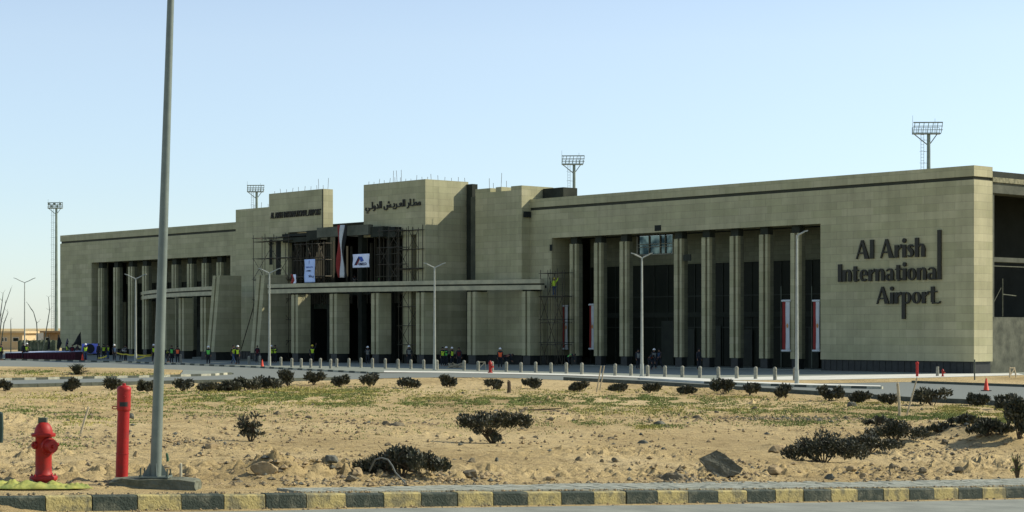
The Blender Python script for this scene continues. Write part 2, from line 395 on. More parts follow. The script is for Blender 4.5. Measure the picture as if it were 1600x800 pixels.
def paving_strip():
    b = MB(); ts = []; t = 3.0
    while t < 60: ts.append(t); t += .2
    for i in range(len(ts)-1):
        ta, tb = ts[i]+.006, ts[i+1]-.006
        wd = 1.0+.6*sstep(3, 14, ts[i]) if ts[i] > 5 else .75
        ws = [.42+.2*j for j in range(int(round((wd)/.2))+1)]
        for j in range(len(ws)-1):
            dz = random.uniform(-.006, .006); w0, w1 = ws[j]+.006, ws[j+1]-.006
            p = []
            for zz in (-.05, .012+dz):
                for (tt, ww) in ((ta, w0), (tb, w0), (tb, w1), (ta, w1)):
                    x, y = xy(tt, ww); p.append((x, y, base_t(tt)+zz))
            b.hexa(p, 0)
    tag(b.build('pavement', mat('paving_block', (.32,.33,.26), .85, (.21,.22,.17), 3.5, bump=.4, bscale=30)), kind='structure')
paving_strip()
def near_kerb():
    b = MB(); Lk = .6868
    for n in range(-30, 70):
        t0 = -.55+n*Lk+.006; t1 = t0+Lk-.012+random.uniform(-.004, .004); j = random.uniform(-.008, .008); wj = random.uniform(-.008, .008)
        p = []
        prof = [(0, -.55), (.20, -.55), (.20, 0), (.035, 0), (.008, -.022)]
        vs = []
        for tt in (t0, t1):
            for (ww, zz) in prof:
                x, y = xy(tt, ww+wj); vs.append((x, y, base_t(tt)+zz+j))
        b.add(vs, [(0,1,2,3,4), (9,8,7,6,5)]+[(i, (i+1) % 5, 5+(i+1) % 5, 5+i) for i in range(5)], 0 if n % 2 == 0 else 1)
    o = b.build('kerb', [M['kb'], M['ky']]); tag(o, kind='structure')
near_kerb()
# dirt line between kerb and paving is the terrain itself

# ------------------------------------------------------------------ airport road, islands, pavements (all on GZ)
def P(l, z=GZ): return [G(a, b, z) for a, b in l]
far_edge = [(-700,559),(0,562),(200,566),(400,574),(590,584),(700,583.5),(870,588),(1000,592),(1100,595.5),(1245,600.5),(1424,597.5),(1600,604),(1800,612),(2300,632)]
asph = P([(p[0], p[1]-1.0) for p in far_edge]+[(p[0], p[1]) for p in reversed(NEAR_EDGE)])
sheet('airport_road', asph, GZ+.004, M['asph'])
# forecourt pavement between road and terminal, the building's shade put into its grey
sheet('forecourt', P([(-700,556),(-60,552)]+[(0,549),(380,549),(900,557),(1600,578),(2300,600)]+[(2300,604),(1600,590),(1424,592),(1245,596),(1100,594),(1000,590),(870,586.5),(700,582),(590,582),(400,572.5),(200,564.5),(0,560.5),(-700,558)]), GZ+.008, M['pave_g'])
sheet('sunlit_pale_pavement', P([(1120,590.5),(1300,587),(1450,584.5),(1590,583.5),(1600,586),(1450,590),(1290,593.5),(1120,594)]), GZ+.016, M['pave_w'])  # pavement outside the terminal's shadow, sunlight painted as a paler colour
sheet('pavement_edge', P([(600,579.5),(700,580.6),(880,584),(1000,588),(1110,592),(1110,594.5),(1000,590.6),(880,586.6),(700,582.6),(600,582)]), GZ+.020, M['pave_w'])  # sunlit stripe along the bollards, brightness put into the colour
sheet('sand_verge', P([(1130,595),(1290,594),(1450,590.5),(1600,586.5),(1900,590),(1900,615),(1600,603.5),(1424,597),(1245,600)]), GZ+.012, M['sand'])
sheet('island_sand', P([(-300,573),(0,575.5),(220,578.5),(285,581.5),(280,586),(200,589),(0,592.5),(-300,596)]), GZ+.17, M['sand'], .15)
sheet('island_paving', P([(287,581.5),(330,582.5),(360,585),(330,587),(282,588)]), GZ+.155, M['pave_g'], .13)
sheet('median', P([(1000,591.4),(1100,596.5),(1260,602.4),(1376,605.6),(1376,607.6),(1260,605.0),(1100,599),(1000,593)]), GZ+.13, M['pave_w'], .12)
def kerb_line(pl, mats, blk=.9, hgt=.17, wid=.16, z=GZ):
    b = MB(); pts = [Vector((*G(*p), 0)) for p in pl]; k = 0
    for a, c in zip(pts, pts[1:]):
        d = c-a; n = max(1, round(d.length/blk)); u = d.normalized(); nn = Vector((-u.y, u.x, 0))
        for i in range(n):
            p0 = a+d*(i/n)+u*.01; p1 = a+d*((i+1)/n)-u*.01
            q = [p0, p1, p1+nn*wid, p0+nn*wid]
            b.hexa([(v.x, v.y, z-.1) for v in q]+[(v.x, v.y, z+hgt) for v in q], k % len(mats)); k += 1
    return tag(b.build('kerb', mats), kind='structure')
kerb_line([(-300,560.5),(0,562.6),(200,566.8),(400,574.8),(590,584.6)], [M['kd'], M['kw']], 1.1, .15)
kerb_line([(-300,597.5),(0,594.5),(200,590.5),(330,587.4),(362,585.2)], [M['kd'], M['kw']], .9, .16)
kerb_line([(0,577),(220,579.5),(285,582),(362,585)], [M['kd']], 1.0, .12)
kerb_line([(1100,599.6),(1260,605.4),(1378,608)], [M['kd'], M['kw']], 1.0, .15)
kerb_line([(1424,598.5),(1600,604.8),(1900,616)], [M['kd']], 1.0, .15)
kerb_line(NEAR_EDGE[:5], [M['kd']], 1.2, .2)
kerb_line(NEAR_EDGE[8:], [M['kd']], 1.2, .2)

# ------------------------------------------------------------------ the terminal
U = Vector((-.6628, .7488, 0)); NV = Vector((-.7488, -.6628, 0)); C0 = Vector((34.5, 141, 0))
BM = Matrix(((U.x, NV.x, 0, C0.x), (U.y, NV.y, 0, C0.y), (0, 0, 1, 0), (0, 0, 0, 1)))
def S(px, off=0):
    k = (px-800)/F; return (34.5-.7488*off-141*k+.6628*off*k)/(.6628+.7488*k)
def Z(py, s, off=0): return CZ-(py-HY)/F*(141+.7488*s-.6628*off)
T = empty('airport_terminal', 'long pale stone airport terminal with two entrance towers and curved entrance canopy', 'building', mat=BM)
ZT, ZG0, ZG1, ZO = 14.68, 13.62, 13.88, 10.93
def part(name, m, fn, parent=None, label=None, **kw):
    b = MB(); fn(b); o = b.build(name, m, parent or T, **kw)
    if label: o['label'] = label
    return o
sR0, sR1, sRe = S(1282), S(862), S(828)          # right wing opening
sL0, sL1, sLe = S(360), S(143), S(94)            # left wing opening
def wing(b, a, c, o0, o1):
    b.box(a, c, -2.4, 0, 0, ZG0)
def wall_r(b):
    b.box(0, sR0, -2.4, 0, 0, ZO); b.box(0, sRe, -2.4, 0, ZO+.0, ZG0)
    b.box(sR1, sRe, -2.4, 0, 0, ZO)
    b.box(0, sRe, -2.4, 0, ZG1, ZT)
def wall_l(b):
    b.box(sL1, sLe, -2.4, 0, 0, ZO); b.box(95.5, sLe, -2.4, 0, ZO, ZG0); b.box(95.5, sL0, -2.4, 0, 0, ZO)
    b.box(95.5, sLe, -2.4, 0, ZG1, ZT)
part('wing_wall', M['stone'], wall_r); part('wing_wall', M['stone'], wall_l)
part('shadow_groove', M['groove'], lambda b: b.box(.12, sRe, -2.3, -.12, ZG0, ZG1))
part('shadow_groove', M['groove'], lambda b: b.box(95.5, sLe-.12, -2.3, -.12, ZG0, ZG1))
def plinth(b, a, c, o=-.15, d=2.2):
    b.box(a, c, o-d, o, GZ-.1, 0)
    n = int((c-a)/.6)
    for i in range(n):
        x = a+(i+.5)*(c-a)/n; b.box(x-.02, x+.02, o, o+.03, GZ, -.03)
part('plinth', M['plinth'], lambda b: plinth(b, .15, sR0)); part('plinth', M['plinth'], lambda b: plinth(b, sR1, sRe))
part('plinth', M['plinth'], lambda b: plinth(b, sL1, sLe-.15)); part('plinth', M['plinth'], lambda b: plinth(b, 95.5, sL0))
# main hall behind
DB = -38
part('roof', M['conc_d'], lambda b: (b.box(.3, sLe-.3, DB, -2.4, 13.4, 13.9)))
wo = (S(1060, DB), S(985, DB), 11.2, 13.3)
def rear(b):
    b.box(.3, wo[0], DB-.4, DB, GZ, 13.4); b.box(wo[1], sLe-.3, DB-.4, DB, GZ, 13.4); b.box(wo[0], wo[1], DB-.4, DB, GZ, wo[2]); b.box(sLe-.7, sLe-.3, DB, -2.4, GZ, 13.4)
part('rear_wall', M['conc'], rear)
# raw concrete side elevation on the right
def side_frame(b):
    b.box(.1, 1.6, DB, -2.42, 12.75, 13.55)
    b.box(.25, 1.4, DB, -2.42, 7.55, 7.9)
    for o in (-10.2, -18, -26, -34): b.box(.2, 1.0, o-.3, o+.3, 3.35, 12.75)
    b.box(.2, 1.0, -2.9, -2.42, 3.35, 12.75)
part('concrete_frame', M['conc'], side_frame)
part('roof_edge', M['conc_sunlit'], lambda b: b.box(-.02, 1.5, DB, -2.42, 13.56, 13.93), label='rough concrete edge painted in a sunlit tone')  # sun on the roof edge is put into this paler colour
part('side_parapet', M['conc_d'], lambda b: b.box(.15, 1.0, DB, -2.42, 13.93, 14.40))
def side_wall(b):
    b.box(.3, .8, DB, -2.42, GZ, 3.35)
part('side_wall', mat('streaky_concrete', (.13,.135,.095), .95, (.055,.06,.042), 1.1, bump=.5, bscale=6), side_wall)
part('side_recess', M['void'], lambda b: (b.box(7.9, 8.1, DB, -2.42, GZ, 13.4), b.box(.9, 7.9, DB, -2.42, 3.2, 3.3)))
def side_pipes(b):
    for o, z0, z1 in ((-4.6, 3.4, 6.3),): b.tube((.6, o, z0), (.6, o, z1), .04)
    b.tube((.6, -4.6, 5.1), (.6, -6.4, 5.0), .04); b.tube((.6, -3.0, 4.0), (.6, -4.4, 5.6), .03)
    b.box(.3, .4, -9.5, -2.6, 7.2, 7.26); 
part('side_pipe', M['cement'], side_pipes)

# recesses with back walls, soffit and columns
def recess(a, c, holes=()):
    def upper(b):
        x = a
        for (h0, h1) in sorted(holes): b.box(x, h0, -5.4, -5, 8.3, 13.3); b.box(h0, h1, -5.4, -5, 8.3, 9.25); x = h1
        b.box(x, c, -5.4, -5, 8.3, 13.3)
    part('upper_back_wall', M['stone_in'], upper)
    part('curtain_glass', M['glass_d'], lambda b: b.box(a, c, -5.35, -5.1, GZ, 8.3))
    def mull(b):
        n = int((c-a)/1.65)
        for i in range(n+1):
            x = a+i*(c-a)/n; b.box(x-.03, x+.03, -5.1, -5.02, GZ, 8.28)
        for z in (2.6, 5.4): b.box(a, c, -5.095, -5.03, z-.05, z+.05)
    part('mullions', M['mull'], mull)
    rb_ = random.Random(int(a*10))
    part('spandrel', M['conc_d'], lambda b: b.box(a, c, -5.02, -4.97, 3.5, 3.95))
    x = a+.4
    while x < c-2.2:
        w_ = rb_.uniform(1.1, 1.9)
        if rb_.random() < .55: part('door', M['mull'], lambda b: (b.box(x, x+w_, -5.0, -4.93, GZ+.06, rb_.uniform(2.3, 3.3))))
        x += rb_.uniform(1.9, 4.0)
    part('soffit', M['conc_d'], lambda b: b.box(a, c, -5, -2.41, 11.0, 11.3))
    part('recess_floor', M['pave_g'], lambda b: b.box(a, c, -5, 0, GZ-.1, GZ+.06))
gl0, gl1 = S(1052, -5), S(995, -5)
recess(sR0, sR1, [(gl0, gl1)])
recess(sL0, sL1)
# clerestory window, see-through to an opening in the rear wall
def win_frame(b):
    b.box(gl0, gl1, -5.2, -4.98, 9.25, 9.33); b.box(gl0, gl0+.08, -5.2, -4.96, 9.33, 11)
    for f_ in (.22, .36, .66): b.box(gl0+(gl1-gl0)*f_-.03, gl0+(gl1-gl0)*f_+.03, -5.2, -4.96, 9.33, 11)
    b.box(gl1-.14, gl1, -5.2, -4.96, 9.33, 11)
    for z in (9.95, 10.2): b.box(gl0, gl1, -5.2, -4.99, z, z+.06)
part('window_frame', M['steel_l'], win_frame, label='clerestory window frame over the dark glazing')
tg = bpy.data.materials.new('tinted_glass'); tg.use_nodes = True; _n = tg.node_tree; _t = _n.nodes.new('ShaderNodeBsdfTransparent'); _z = _n.nodes.new('ShaderNodeTexNoise'); _z.inputs['Scale'].default_value = .9
_r = _n.nodes.new('ShaderNodeValToRGB'); _r.color_ramp.elements[0].color = (.12, .16, .18, 1); _r.color_ramp.elements[1].color = (.38, .43, .42, 1); _r.color_ramp.elements[0].position = .35; _r.color_ramp.elements[1].position = .62
_c = _n.nodes.new('ShaderNodeTexCoord'); _n.links.new(_c.outputs['Object'], _z.inputs['Vector']); _n.links.new(_z.outputs['Fac'], _r.inputs['Fac']); _n.links.new(_r.outputs[0], _t.inputs[0]); _n.links.new(_t.outputs[0], _n.nodes['Material Output'].inputs['Surface'])
part('clerestory_pane', tg, lambda b: b.box(gl0+.08, gl1-.14, -5.16, -5.12, 9.33, 11.0), label='dusty blue tinted clerestory glass with the sky showing through')
def column(s_left, off, zt, dep=.8, wl=.45, gap=.25, wr=.3, name='column', cap=True, zc=None, back=False):
    s1 = s_left
    def f(b):
        b.box(s1-wl, s1, off-dep, off, 0, zt)
        b.box(s1-wl-gap-wr, s1-wl-gap, off-dep, off, 0, zt)
    if back: 
        def f(b): b.box(s1-wl, s1, off-.34, off, 0, zt); b.box(s1-wl-gap-wr, s1-wl-gap, off-.34, off, 0, zt)
    o = part(name, M['stone'], f)
    if back: part('shade_toned_fin', M['stone_in'], lambda b: (b.box(s1-wl+.02, s1-.02, off-dep, off-.34, 0, zt), b.box(s1-wl-gap-wr+.02, s1-wl-gap-.02, off-dep, off-.34, 0, zt)), o)  # darker stone stands in for shade on the column side faces
    part('joint', M['void'], lambda b: b.box(s1-wl-gap, s1-wl, off-dep+.02, off-(.32 if back else .6), 0, zt-.01), o)
    tot = wl+gap+wr
    part('base', M['plinth'], lambda b: b.box(s1-tot+.08, s1-.08, off-dep+.06, off-.08, GZ, 0), o)
    if cap: part('capital', M['conc_d'], lambda b: b.box(s1-tot-.05+.1, s1-.05, off-dep+.05, off-.1, zt, zc or ZO), o)
    return o
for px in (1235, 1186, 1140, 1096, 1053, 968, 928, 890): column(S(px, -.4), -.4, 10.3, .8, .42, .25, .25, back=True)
part('box_bracket', M['conc_d'], lambda b: b.box(S(1075, 0), S(1064, 0), -.4, -.3, 8.35, 8.9))
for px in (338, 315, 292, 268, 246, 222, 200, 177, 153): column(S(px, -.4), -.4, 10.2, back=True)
# infill panels behind left wing columns (paler block walls)
part('vent', M['void'], lambda b: b.box(S(1023), S(1033), .001, .02, Z(361, 33), Z(352, 33)))
part('vent', M['void'], lambda b: b.box(S(862)-.1, S(859), .001, .02, Z(392, 46.5), Z(382, 46.5)))

# centre: right low block
OB = 1.05
def rblock(b):
    b.box(49.5, 56.2, -3, OB, 0, 15.2); b.box(49.5, 51.0, -3, OB, 15.2, 15.95); b.box(51.0, 56.2, -.8, OB, 15.2, 15.55)
    b.box(54.0, 56.2, -.8, OB, 15.55, 15.95); b.box(52.4, 53.2, -.8, OB, 15.55, 15.98)
part('entrance_block', M['stone'], rblock)
part('unclad_core', M['conc_d'], lambda b: (b.box(50.9, 56.0, -3.0, -.9, 15.2, 15.85), b.box(46.6, 49.45, -3.4, -1.6, 13.95, 15.75), b.box(48.3, 49.45, -1.6, -.6, 13.95, 14.3)))
part('plinth', M['plinth'], lambda b: plinth(b, 49.65, 56.2, OB-.15, 1))
part('wall_vent', M['void'], lambda b: (b.box(49.3, 49.49, .05, .85, Z(340, 49.5), Z(331, 49.5))))
# dark slot between block and tower
def slot(b):
    b.box(56.2, 58.5, -3, -.45, GZ, 15.4)
part('recess_core', M['conc_d'], slot)
part('recess_slab', M['conc'], lambda b: b.box(56.21, 57.6, -.44, .45, .5, 15.3))
part('bare_pier', M['conc_d'], lambda b: b.box(57.62, 58.48, -.44, .25, GZ, 16.6))
# right tower
TO = 5.4; ZTT = 16.85
def rtower(b):
    b.box(58.5, 68.3, 0, TO, 11.6, ZTT)
    b.box(58.5, 59.85, 0, TO, 0, 11.6); b.box(60.85, 62.2, 1.5, TO-.1, 0, 11.6)
rt = part('entrance_tower', M['stone'], rtower)
part('plinth', M['plinth'], lambda b: (plinth(b, 58.65, 59.85, TO-.15, 5.2), b.box(60.95, 62.1, 1.6, TO-.25, GZ, 0)))
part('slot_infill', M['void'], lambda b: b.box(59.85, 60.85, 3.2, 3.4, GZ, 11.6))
# left tower and low block
sA, sB = 75.2, 85.0
def ltower(b):
    b.box(sA, sB, TO-1.25, TO, 12.6, ZTT); b.box(81.5, sB, -1, TO, 0, 12.6)
part('entrance_tower', M['stone'], ltower)
part('tower_seam', M['groove'], lambda b: b.box(sA-.02, sA+.14, TO-.02, TO+.012, 12.6, ZTT-.05))
def lblock(b):
    b.box(85.0, 96.6, -3, 2.0, 0, 15.85); b.box(81.5, 85, -3, -1, 0, 12.6)
part('entrance_block', M['stone'], lblock)
part('plinth', M['plinth'], lambda b: (plinth(b, 85.0, 96.4, 1.85, 1), plinth(b, 81.6, 84.9, TO-.15, 1)))
part('slit_window', M['void'], lambda b: (b.box(S(426, TO), S(421, TO), TO+.002, TO+.02, 9.3, 12.0), b.box(S(439, TO), S(431, TO), TO+.002, TO+.015, 8.2, 11.8)))
# portal void between the towers
def portal_in(b):
    b.box(59.85, 82, -6.4, -6, GZ, 12.4)
    b.box(62.2, 67.8, -6, 6.2, 12.1, 12.4); b.box(75.4, 81.4, -6, 6.2, 12.1, 12.4)
    b.box(81.3, 81.48, -6, 4.9, GZ, 12.1); b.box(62.2, 62.35, -6, 5.2, GZ, 12.1)
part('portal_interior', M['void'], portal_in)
part('portal_floor', M['conc_d'], lambda b: b.box(62.3, 81.3, -5.9, 5, 5.9, 6.2))
part('portal_slab', M['conc'], lambda b: (b.box(65.6, 74.2, 6.3, 6.9, 11.75, 12.75)), label='bare dark concrete slab over the entrance')
part('portal_beam', M['conc_d'], lambda b: b.box(63.6, 65.6, 5.6, 6.6, 11.5, 12.5))
for q4 in ((62.2, 63.6, 5.45, 6.2, 11.4, 11.95), (74.2, 76.6, 5.6, 6.5, 11.6, 12.55), (76.6, 81.4, 5.45, 6.1, 11.5, 12.0)): part('portal_beam', M['conc_d'], lambda b: b.box(*q4))
for s_ in (64.5, 69.2, 74.5, 78.2): part('portal_pillar', M['conc_d'], lambda b: b.box(s_-.3, s_+.3, 4.6, 5.2, GZ, 12.1))
def studs(b):
    x = 62.6
    while x < 81:
        if not (66.5 < x < 73.6) or random.random() < .3:
            z1 = random.uniform(10.3, 12); b.box(x, x+.06, 4.9+random.random()*.4, 5.3, 5.0, z1)
        x += random.uniform(.25, .6)
    for z in (7.6, 9.8): b.box(62.5, 66.4, 5.3, 5.38, z, z+.08); b.box(74, 81, 5.3, 5.38, z, z+.08)
part('studs', mat('studs_brown', (.06,.055,.035), .9), studs)
part('glass_strip', mat('strip_panel', (.42,.50,.46), .5, (.2,.26,.2), .9), lambda b: b.box(81.22, 81.29, -.1, 3.0, 4.6, 6.5), label='pale green glass strip on the side of the dark entrance')
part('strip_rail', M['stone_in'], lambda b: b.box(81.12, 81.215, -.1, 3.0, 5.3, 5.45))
# rebars on the tower tops
rb = MB(); rb.tube((0,0,0), (0,0,1), .02, .02, 4)
rb0 = rb.build('rebar', M['rust'], T); first = True
def rebar(s_, o_, z_, h):
    global first
    o = rb0 if first else rb0.copy()
    if not first: C.objects.link(o)
    first = False; o.location = (s_, o_, z_-.02); o.scale = (1, 1, h); o.rotation_euler = (random.uniform(-.1, .1), random.uniform(-.1, .1), 0)
for i in range(9): rebar(76+i*1.1, TO-.6, ZTT, random.uniform(.3, .6))
for i in range(12): rebar(58.9+i*.85, TO-.6, ZTT, random.uniform(.25, .6))
for i in range(6): rebar(58.6, 4.6-i*.85, ZTT, random.uniform(.3, .6))
for s_ in (67.9, 67.2, 66.5): rebar(s_, 2, ZTT, 1.6)
for s_ in (75.6, 77.2): rebar(s_, TO-.9, ZTT, 1.2)
for i in range(7): rebar(86+i*1.4, 1, 15.85, random.uniform(.3, .8))
for s_, h in ((55.8, 1.2), (55.2, .7), (54.1, 1.6), (53.3, .8)): rebar(s_, -.4, 15.9, h)

# canopy on an arc
def arc(s_): return 9.3-.0061*(s_-81)**2
def beam(a, c, n):
    def strip(b, z0, z1, o0, o1, lo=0, hi=0):
        for i in range(n):
            x0 = a+(c-a)*i/n; x1 = a+(c-a)*(i+1)/n
            p = [(x0, arc(x0)+o1), (x1, arc(x1)+o1), (x1, arc(x1)+o0), (x0, arc(x0)+o0)]
            b.hexa([(x, y, z0) for x, y in p]+[(x, y, z1) for x, y in p])
    o = part('canopy_beam', M['trim'], lambda b: (strip(b, 6.10, 6.52, 0, -.5), strip(b, 6.68, 7.06, .05, -.45)))
    part('groove', M['groove'], lambda b: strip(b, 6.52, 6.68, -.12, -.48), o)
    part('canopy_rail', M['conc_d'], lambda b: strip(b, 6.25, 6.5, -.51, -.75), o)
beam(46.0, 79.5, 26); beam(89.2, 124.5, 26)
def arcd(px, d=.35):          # canopy column position on the arc from a picture column
    o = 5.0
    for _ in range(60): s_ = S(px, o); o = .6*o+.4*max(-5, arc(s_)-d)
    return s_, o
for px in (815, 730, 650, 580, 515, 455):
    s_, o_ = arcd(px); column(s_, o_, 5.95, 1.55, .5, .27, .42, 'canopy_column', True, 6.1)
for px in (313, 279, 252, 222, 204, 189):
    s_, o_ = arcd(px); column(s_, o_, 5.95, 1.2, .45, .27, .40, 'canopy_column', True, 6.1)
# battered pylons at the canopy ends
def pylon(s0, s1, o1, o0, zt, bt=.75):
    def f(b):
        wd = s1-s0
        for (a, c, back) in ((s0, s0+wd*.42, 0), (s0+wd*.62, s1, 0), (s0+wd*.42, s0+wd*.62, .35)):
            b.hexa([(a, o1+bt-back, 0), (a, o0, 0), (c, o0, 0), (c, o1+bt-back, 0), (a, o1-back, zt), (a, o0, zt), (c, o0, zt), (c, o1-back, zt)])
    o = part('canopy_pylon', M['stone'], f); wd_ = s1-s0; part('pylon_slot', M['void'], lambda b: b.hexa([(s0+wd_*.42, o1+bt-.3, 0), (s0+wd_*.42, o0+.3, 0), (s0+wd_*.62, o0+.3, 0), (s0+wd_*.62, o1+bt-.3, 0), (s0+wd_*.42, o1-.3, zt-.9), (s0+wd_*.42, o0+.3, zt-.9), (s0+wd_*.62, o0+.3, zt-.9), (s0+wd_*.62, o1-.3, zt-.9)]), o); part('plinth', M['plinth'], lambda b: b.box(s0+.1, s1-.1, o0+.1, o1+bt-.3, GZ, 0))
s_, _o = arcd(412); pylon(s_-.65, s_+.85, 9.25, 6.0, 8.05)
s_, _o = arcd(344); pylon(s_-.6, s_+.8, 8.9, 6.2, 8.2)

# ------------------------------------------------------------------ lettering
def ribbon(pts, n=5):
    # smooth path with per-point width -> polygon strip quads
    P_ = []
    for i in range(len(pts)-1):
        p0 = pts[max(i-1, 0)]; p1 = pts[i]; p2 = pts[i+1]; p3 = pts[min(i+2, len(pts)-1)]
        for j in range(n):
            t = j/n
            P_.append(tuple(.5*((2*p1[q])+(-p0[q]+p2[q])*t+(2*p0[q]-5*p1[q]+4*p2[q]-p3[q])*t*t+(-p0[q]+3*p1[q]-3*p2[q]+p3[q])*t**3) for q in range(3)))
    P_.append(pts[-1]); Lf, Rt = [], []
    for i, (x, y, w_) in enumerate(P_):
        a = P_[max(i-1, 0)]; c = P_[min(i+1, len(P_)-1)]; dx, dy = c[0]-a[0], c[1]-a[1]; l = math.hypot(dx, dy) or 1
        nx, ny = -dy/l, dx/l; Lf.append((x+nx*w_/2, y+ny*w_/2)); Rt.append((x-nx*w_/2, y-ny*w_/2))
    return [[Lf[i], Lf[i+1], Rt[i+1], Rt[i]] for i in range(len(Lf)-1)]
def rect(x0, y0, x1, y1): return [[(x0,y0),(x1,y0),(x1,y1),(x0,y1)]]
def disc(cx, cy, r): return [[(cx+r*math.cos(a*.5236), cy+r*math.sin(a*.5236)) for a in range(12)]]
def ring(cx, cy, rx, ry, thick, thin, a0=0, a1=360, n=20):
    q = []
    for i in range(n):
        p = []
        for a in (a0+(a1-a0)*i/n, a0+(a1-a0)*(i+1)/n):
            c, s_ = math.cos(R(a)), math.sin(R(a)); p.append(((cx+rx*c, cy+ry*s_), (cx+(rx-thick)*c, cy+(ry-thin)*s_)))
        q.append([p[0][0], p[1][0], p[1][1], p[0][1]])
    return q
arch = ribbon([(.20,.50,.06),(.34,.63,.08),(.48,.60,.15),(.54,.42,.24),(.54,.2,.24),(.54,0,.24)])
GL = {
 'A': (.90, [[(0,0),(.09,0),(.47,1),(.36,1)]]+[[(.36,1),(.50,1),(.90,0),(.60,0)]]+rect(.14,.27,.66,.35)),
 'l': (.25, rect(0,0,.25,1)), 'I': (.28, rect(0,0,.28,1)),
 'L': (.25, rect(0,0,.25,2.7)),
 'r': (.44, rect(0,0,.24,.66)+[[(.22,.46),(.40,.70),(.48,.66),(.46,.52),(.36,.50),(.24,.38)]]),
 'i': (.24, rect(0,0,.24,.66)+disc(.12,.88,.125)),
 's': (.44, ribbon([(.40,.54,.07),(.30,.63,.08),(.15,.58,.14),(.13,.46,.2),(.28,.32,.23),(.32,.17,.2),(.22,.05,.1),(.03,.08,.07)])),
 'h': (.66, rect(0,0,.24,1)+arch), 'n': (.66, rect(0,0,.24,.66)+arch),
 't': (.48, rect(.10,.05,.33,.86)+rect(0,.58,.46,.66)+ribbon([(.2,.06,.2),(.33,.03,.07),(.48,.10,.06)])),
 'T': (.70, rect(.10,.05,.33,.95)+rect(0,.62,.52,.70)+ribbon([(.2,.06,.2),(.36,.02,.07),(.66,.02,.07),(.72,.12,.06)])),
 'e': (.58, ring(.30,.33,.30,.34,.19,.06,0,320)+rect(.14,.32,.57,.38)),
 'o': (.62, ring(.31,.33,.31,.34,.20,.06)),
 'a': (.62, ribbon([(.06,.54,.07),(.2,.64,.07),(.40,.60,.14),(.47,.44,.23),(.47,.2,.23),(.47,0,.23)])+ring(.24,.19,.24,.20,.17,.05,40,330)+rect(.56,0,.66,.06)),
 'p': (.62, rect(0,-.88,.24,.66)+ring(.33,.33,.29,.34,.18,.06,-130,130)),
}
def word(txt, px0, px1, pyb, cap, stretch=True):
    adv = [GL[c][0]+.075 if c != ' ' else .36 for c in txt]; tot = sum(adv)-.075
    s0, s1 = S(px0), S(px1); scx = (s0-s1)/tot; zb = Z(pyb[0], s0)
    b = MB(); x = 0; n = 0
    for c, a in zip(txt, adv):
        if c != ' ':
            for poly in GL[c][1]:
                n += 1; dd = .0007*(n % 40)
                b.prism([(s0-(x+p[0])*scx, zb+p[1]*cap) for p in poly], .05, .17+dd, tf=lambda X, Y, zz: (X, zz, Y))
        x += a
    o = b.build('sign_word', M['black'], T); o['label'] = 'dark raised lettering reading '+txt.replace('L', 'l').replace('T', 't'); return o
sW = S(1390)
cap1 = Z(373, sW)-Z(405, sW)
word('Al Arish', 1339, 1447, (405,), cap1*.93)
word('InternationaL', 1311, 1472, (440.5,), (Z(412, sW)-Z(440, sW))*1.0)
word('AirporT', 1371, 1470, (475,), (Z(448, sW)-Z(475, sW))*1.0)

def text_mesh(txt, name, m, x0s, x1s, z0, off, hgt, ext=.06, bold=.0, parent=T, depth=0):
    cu = bpy.data.curves.new(name, 'FONT'); cu.body = txt; cu.size = 1; cu.extrude = .05; cu.offset = bold; cu.resolution_u = 2
    ob = bpy.data.objects.new('tmp', cu); C.objects.link(ob); bpy.context.view_layer.update()
    dg = bpy.context.evaluated_depsgraph_get(); me = bpy.data.meshes.new_from_object(ob.evaluated_get(dg))
    bpy.data.objects.remove(ob)
    if not me.vertices: return None
    xs = [v.co.x for v in me.vertices]; ys = [v.co.y for v in me.vertices]
    ax, bx, ay, by = min(xs), max(xs), min(ys), max(ys)
    for v in me.vertices:
        u_ = (v.co.x-ax)/(bx-ax); q = (v.co.y-ay)/(by-ay)
        v.co = (x0s+(x1s-x0s)*u_, off+(v.co.z+.05)/.1*ext, z0+q*hgt)
    bm = bmesh.new(); bm.from_mesh(me); bmesh.ops.recalc_face_normals(bm, faces=bm.faces); bm.to_mesh(me); bm.free()
    me.name = name; me.materials.clear(); me.materials.append(m)
    o = bpy.data.objects.new(name, me); C.objects.link(o); o.parent = parent; return o
a_, b_ = S(424, TO), S(502, TO)
o = text_mesh('AL ARISH INTERNATIONAL AIRPORT', 'sign_word', M['black'], a_, b_, Z(339, 80, TO), TO+.03, .66, .1, .0); o['label'] = 'small dark capitals AL ARISH INTERNATIONAL AIRPORT'
# Arabic name, presentation forms in visual order (left to right)
ar = '\u0645\u0637\u0627\u0631 \u0627\u0644\u0639\u0631\u064A\u0634 \u0627\u0644\u062F\u0648\u0644\u064A'
vis = ['\uFEE3','\uFEC4','\u0640','\uFE8E','\uFEAD',' ','\uFE8D','\uFEDF','\uFECC','\u0640','\uFEAE','\uFEF3','\u0640','\uFEB6',' ','\uFE8D','\uFEDF','\uFEAA','\uFEED','\uFEDF','\u0640','\uFEF2']
a_, b_ = S(572, TO), S(658, TO)
o = text_mesh(''.join(reversed(vis)), 'sign_word', M['black'], a_, b_, Z(331, 64, TO), TO+.03, 1.12, .1, .015)
if o: o['label'] = 'dark Arabic lettering naming the airport'

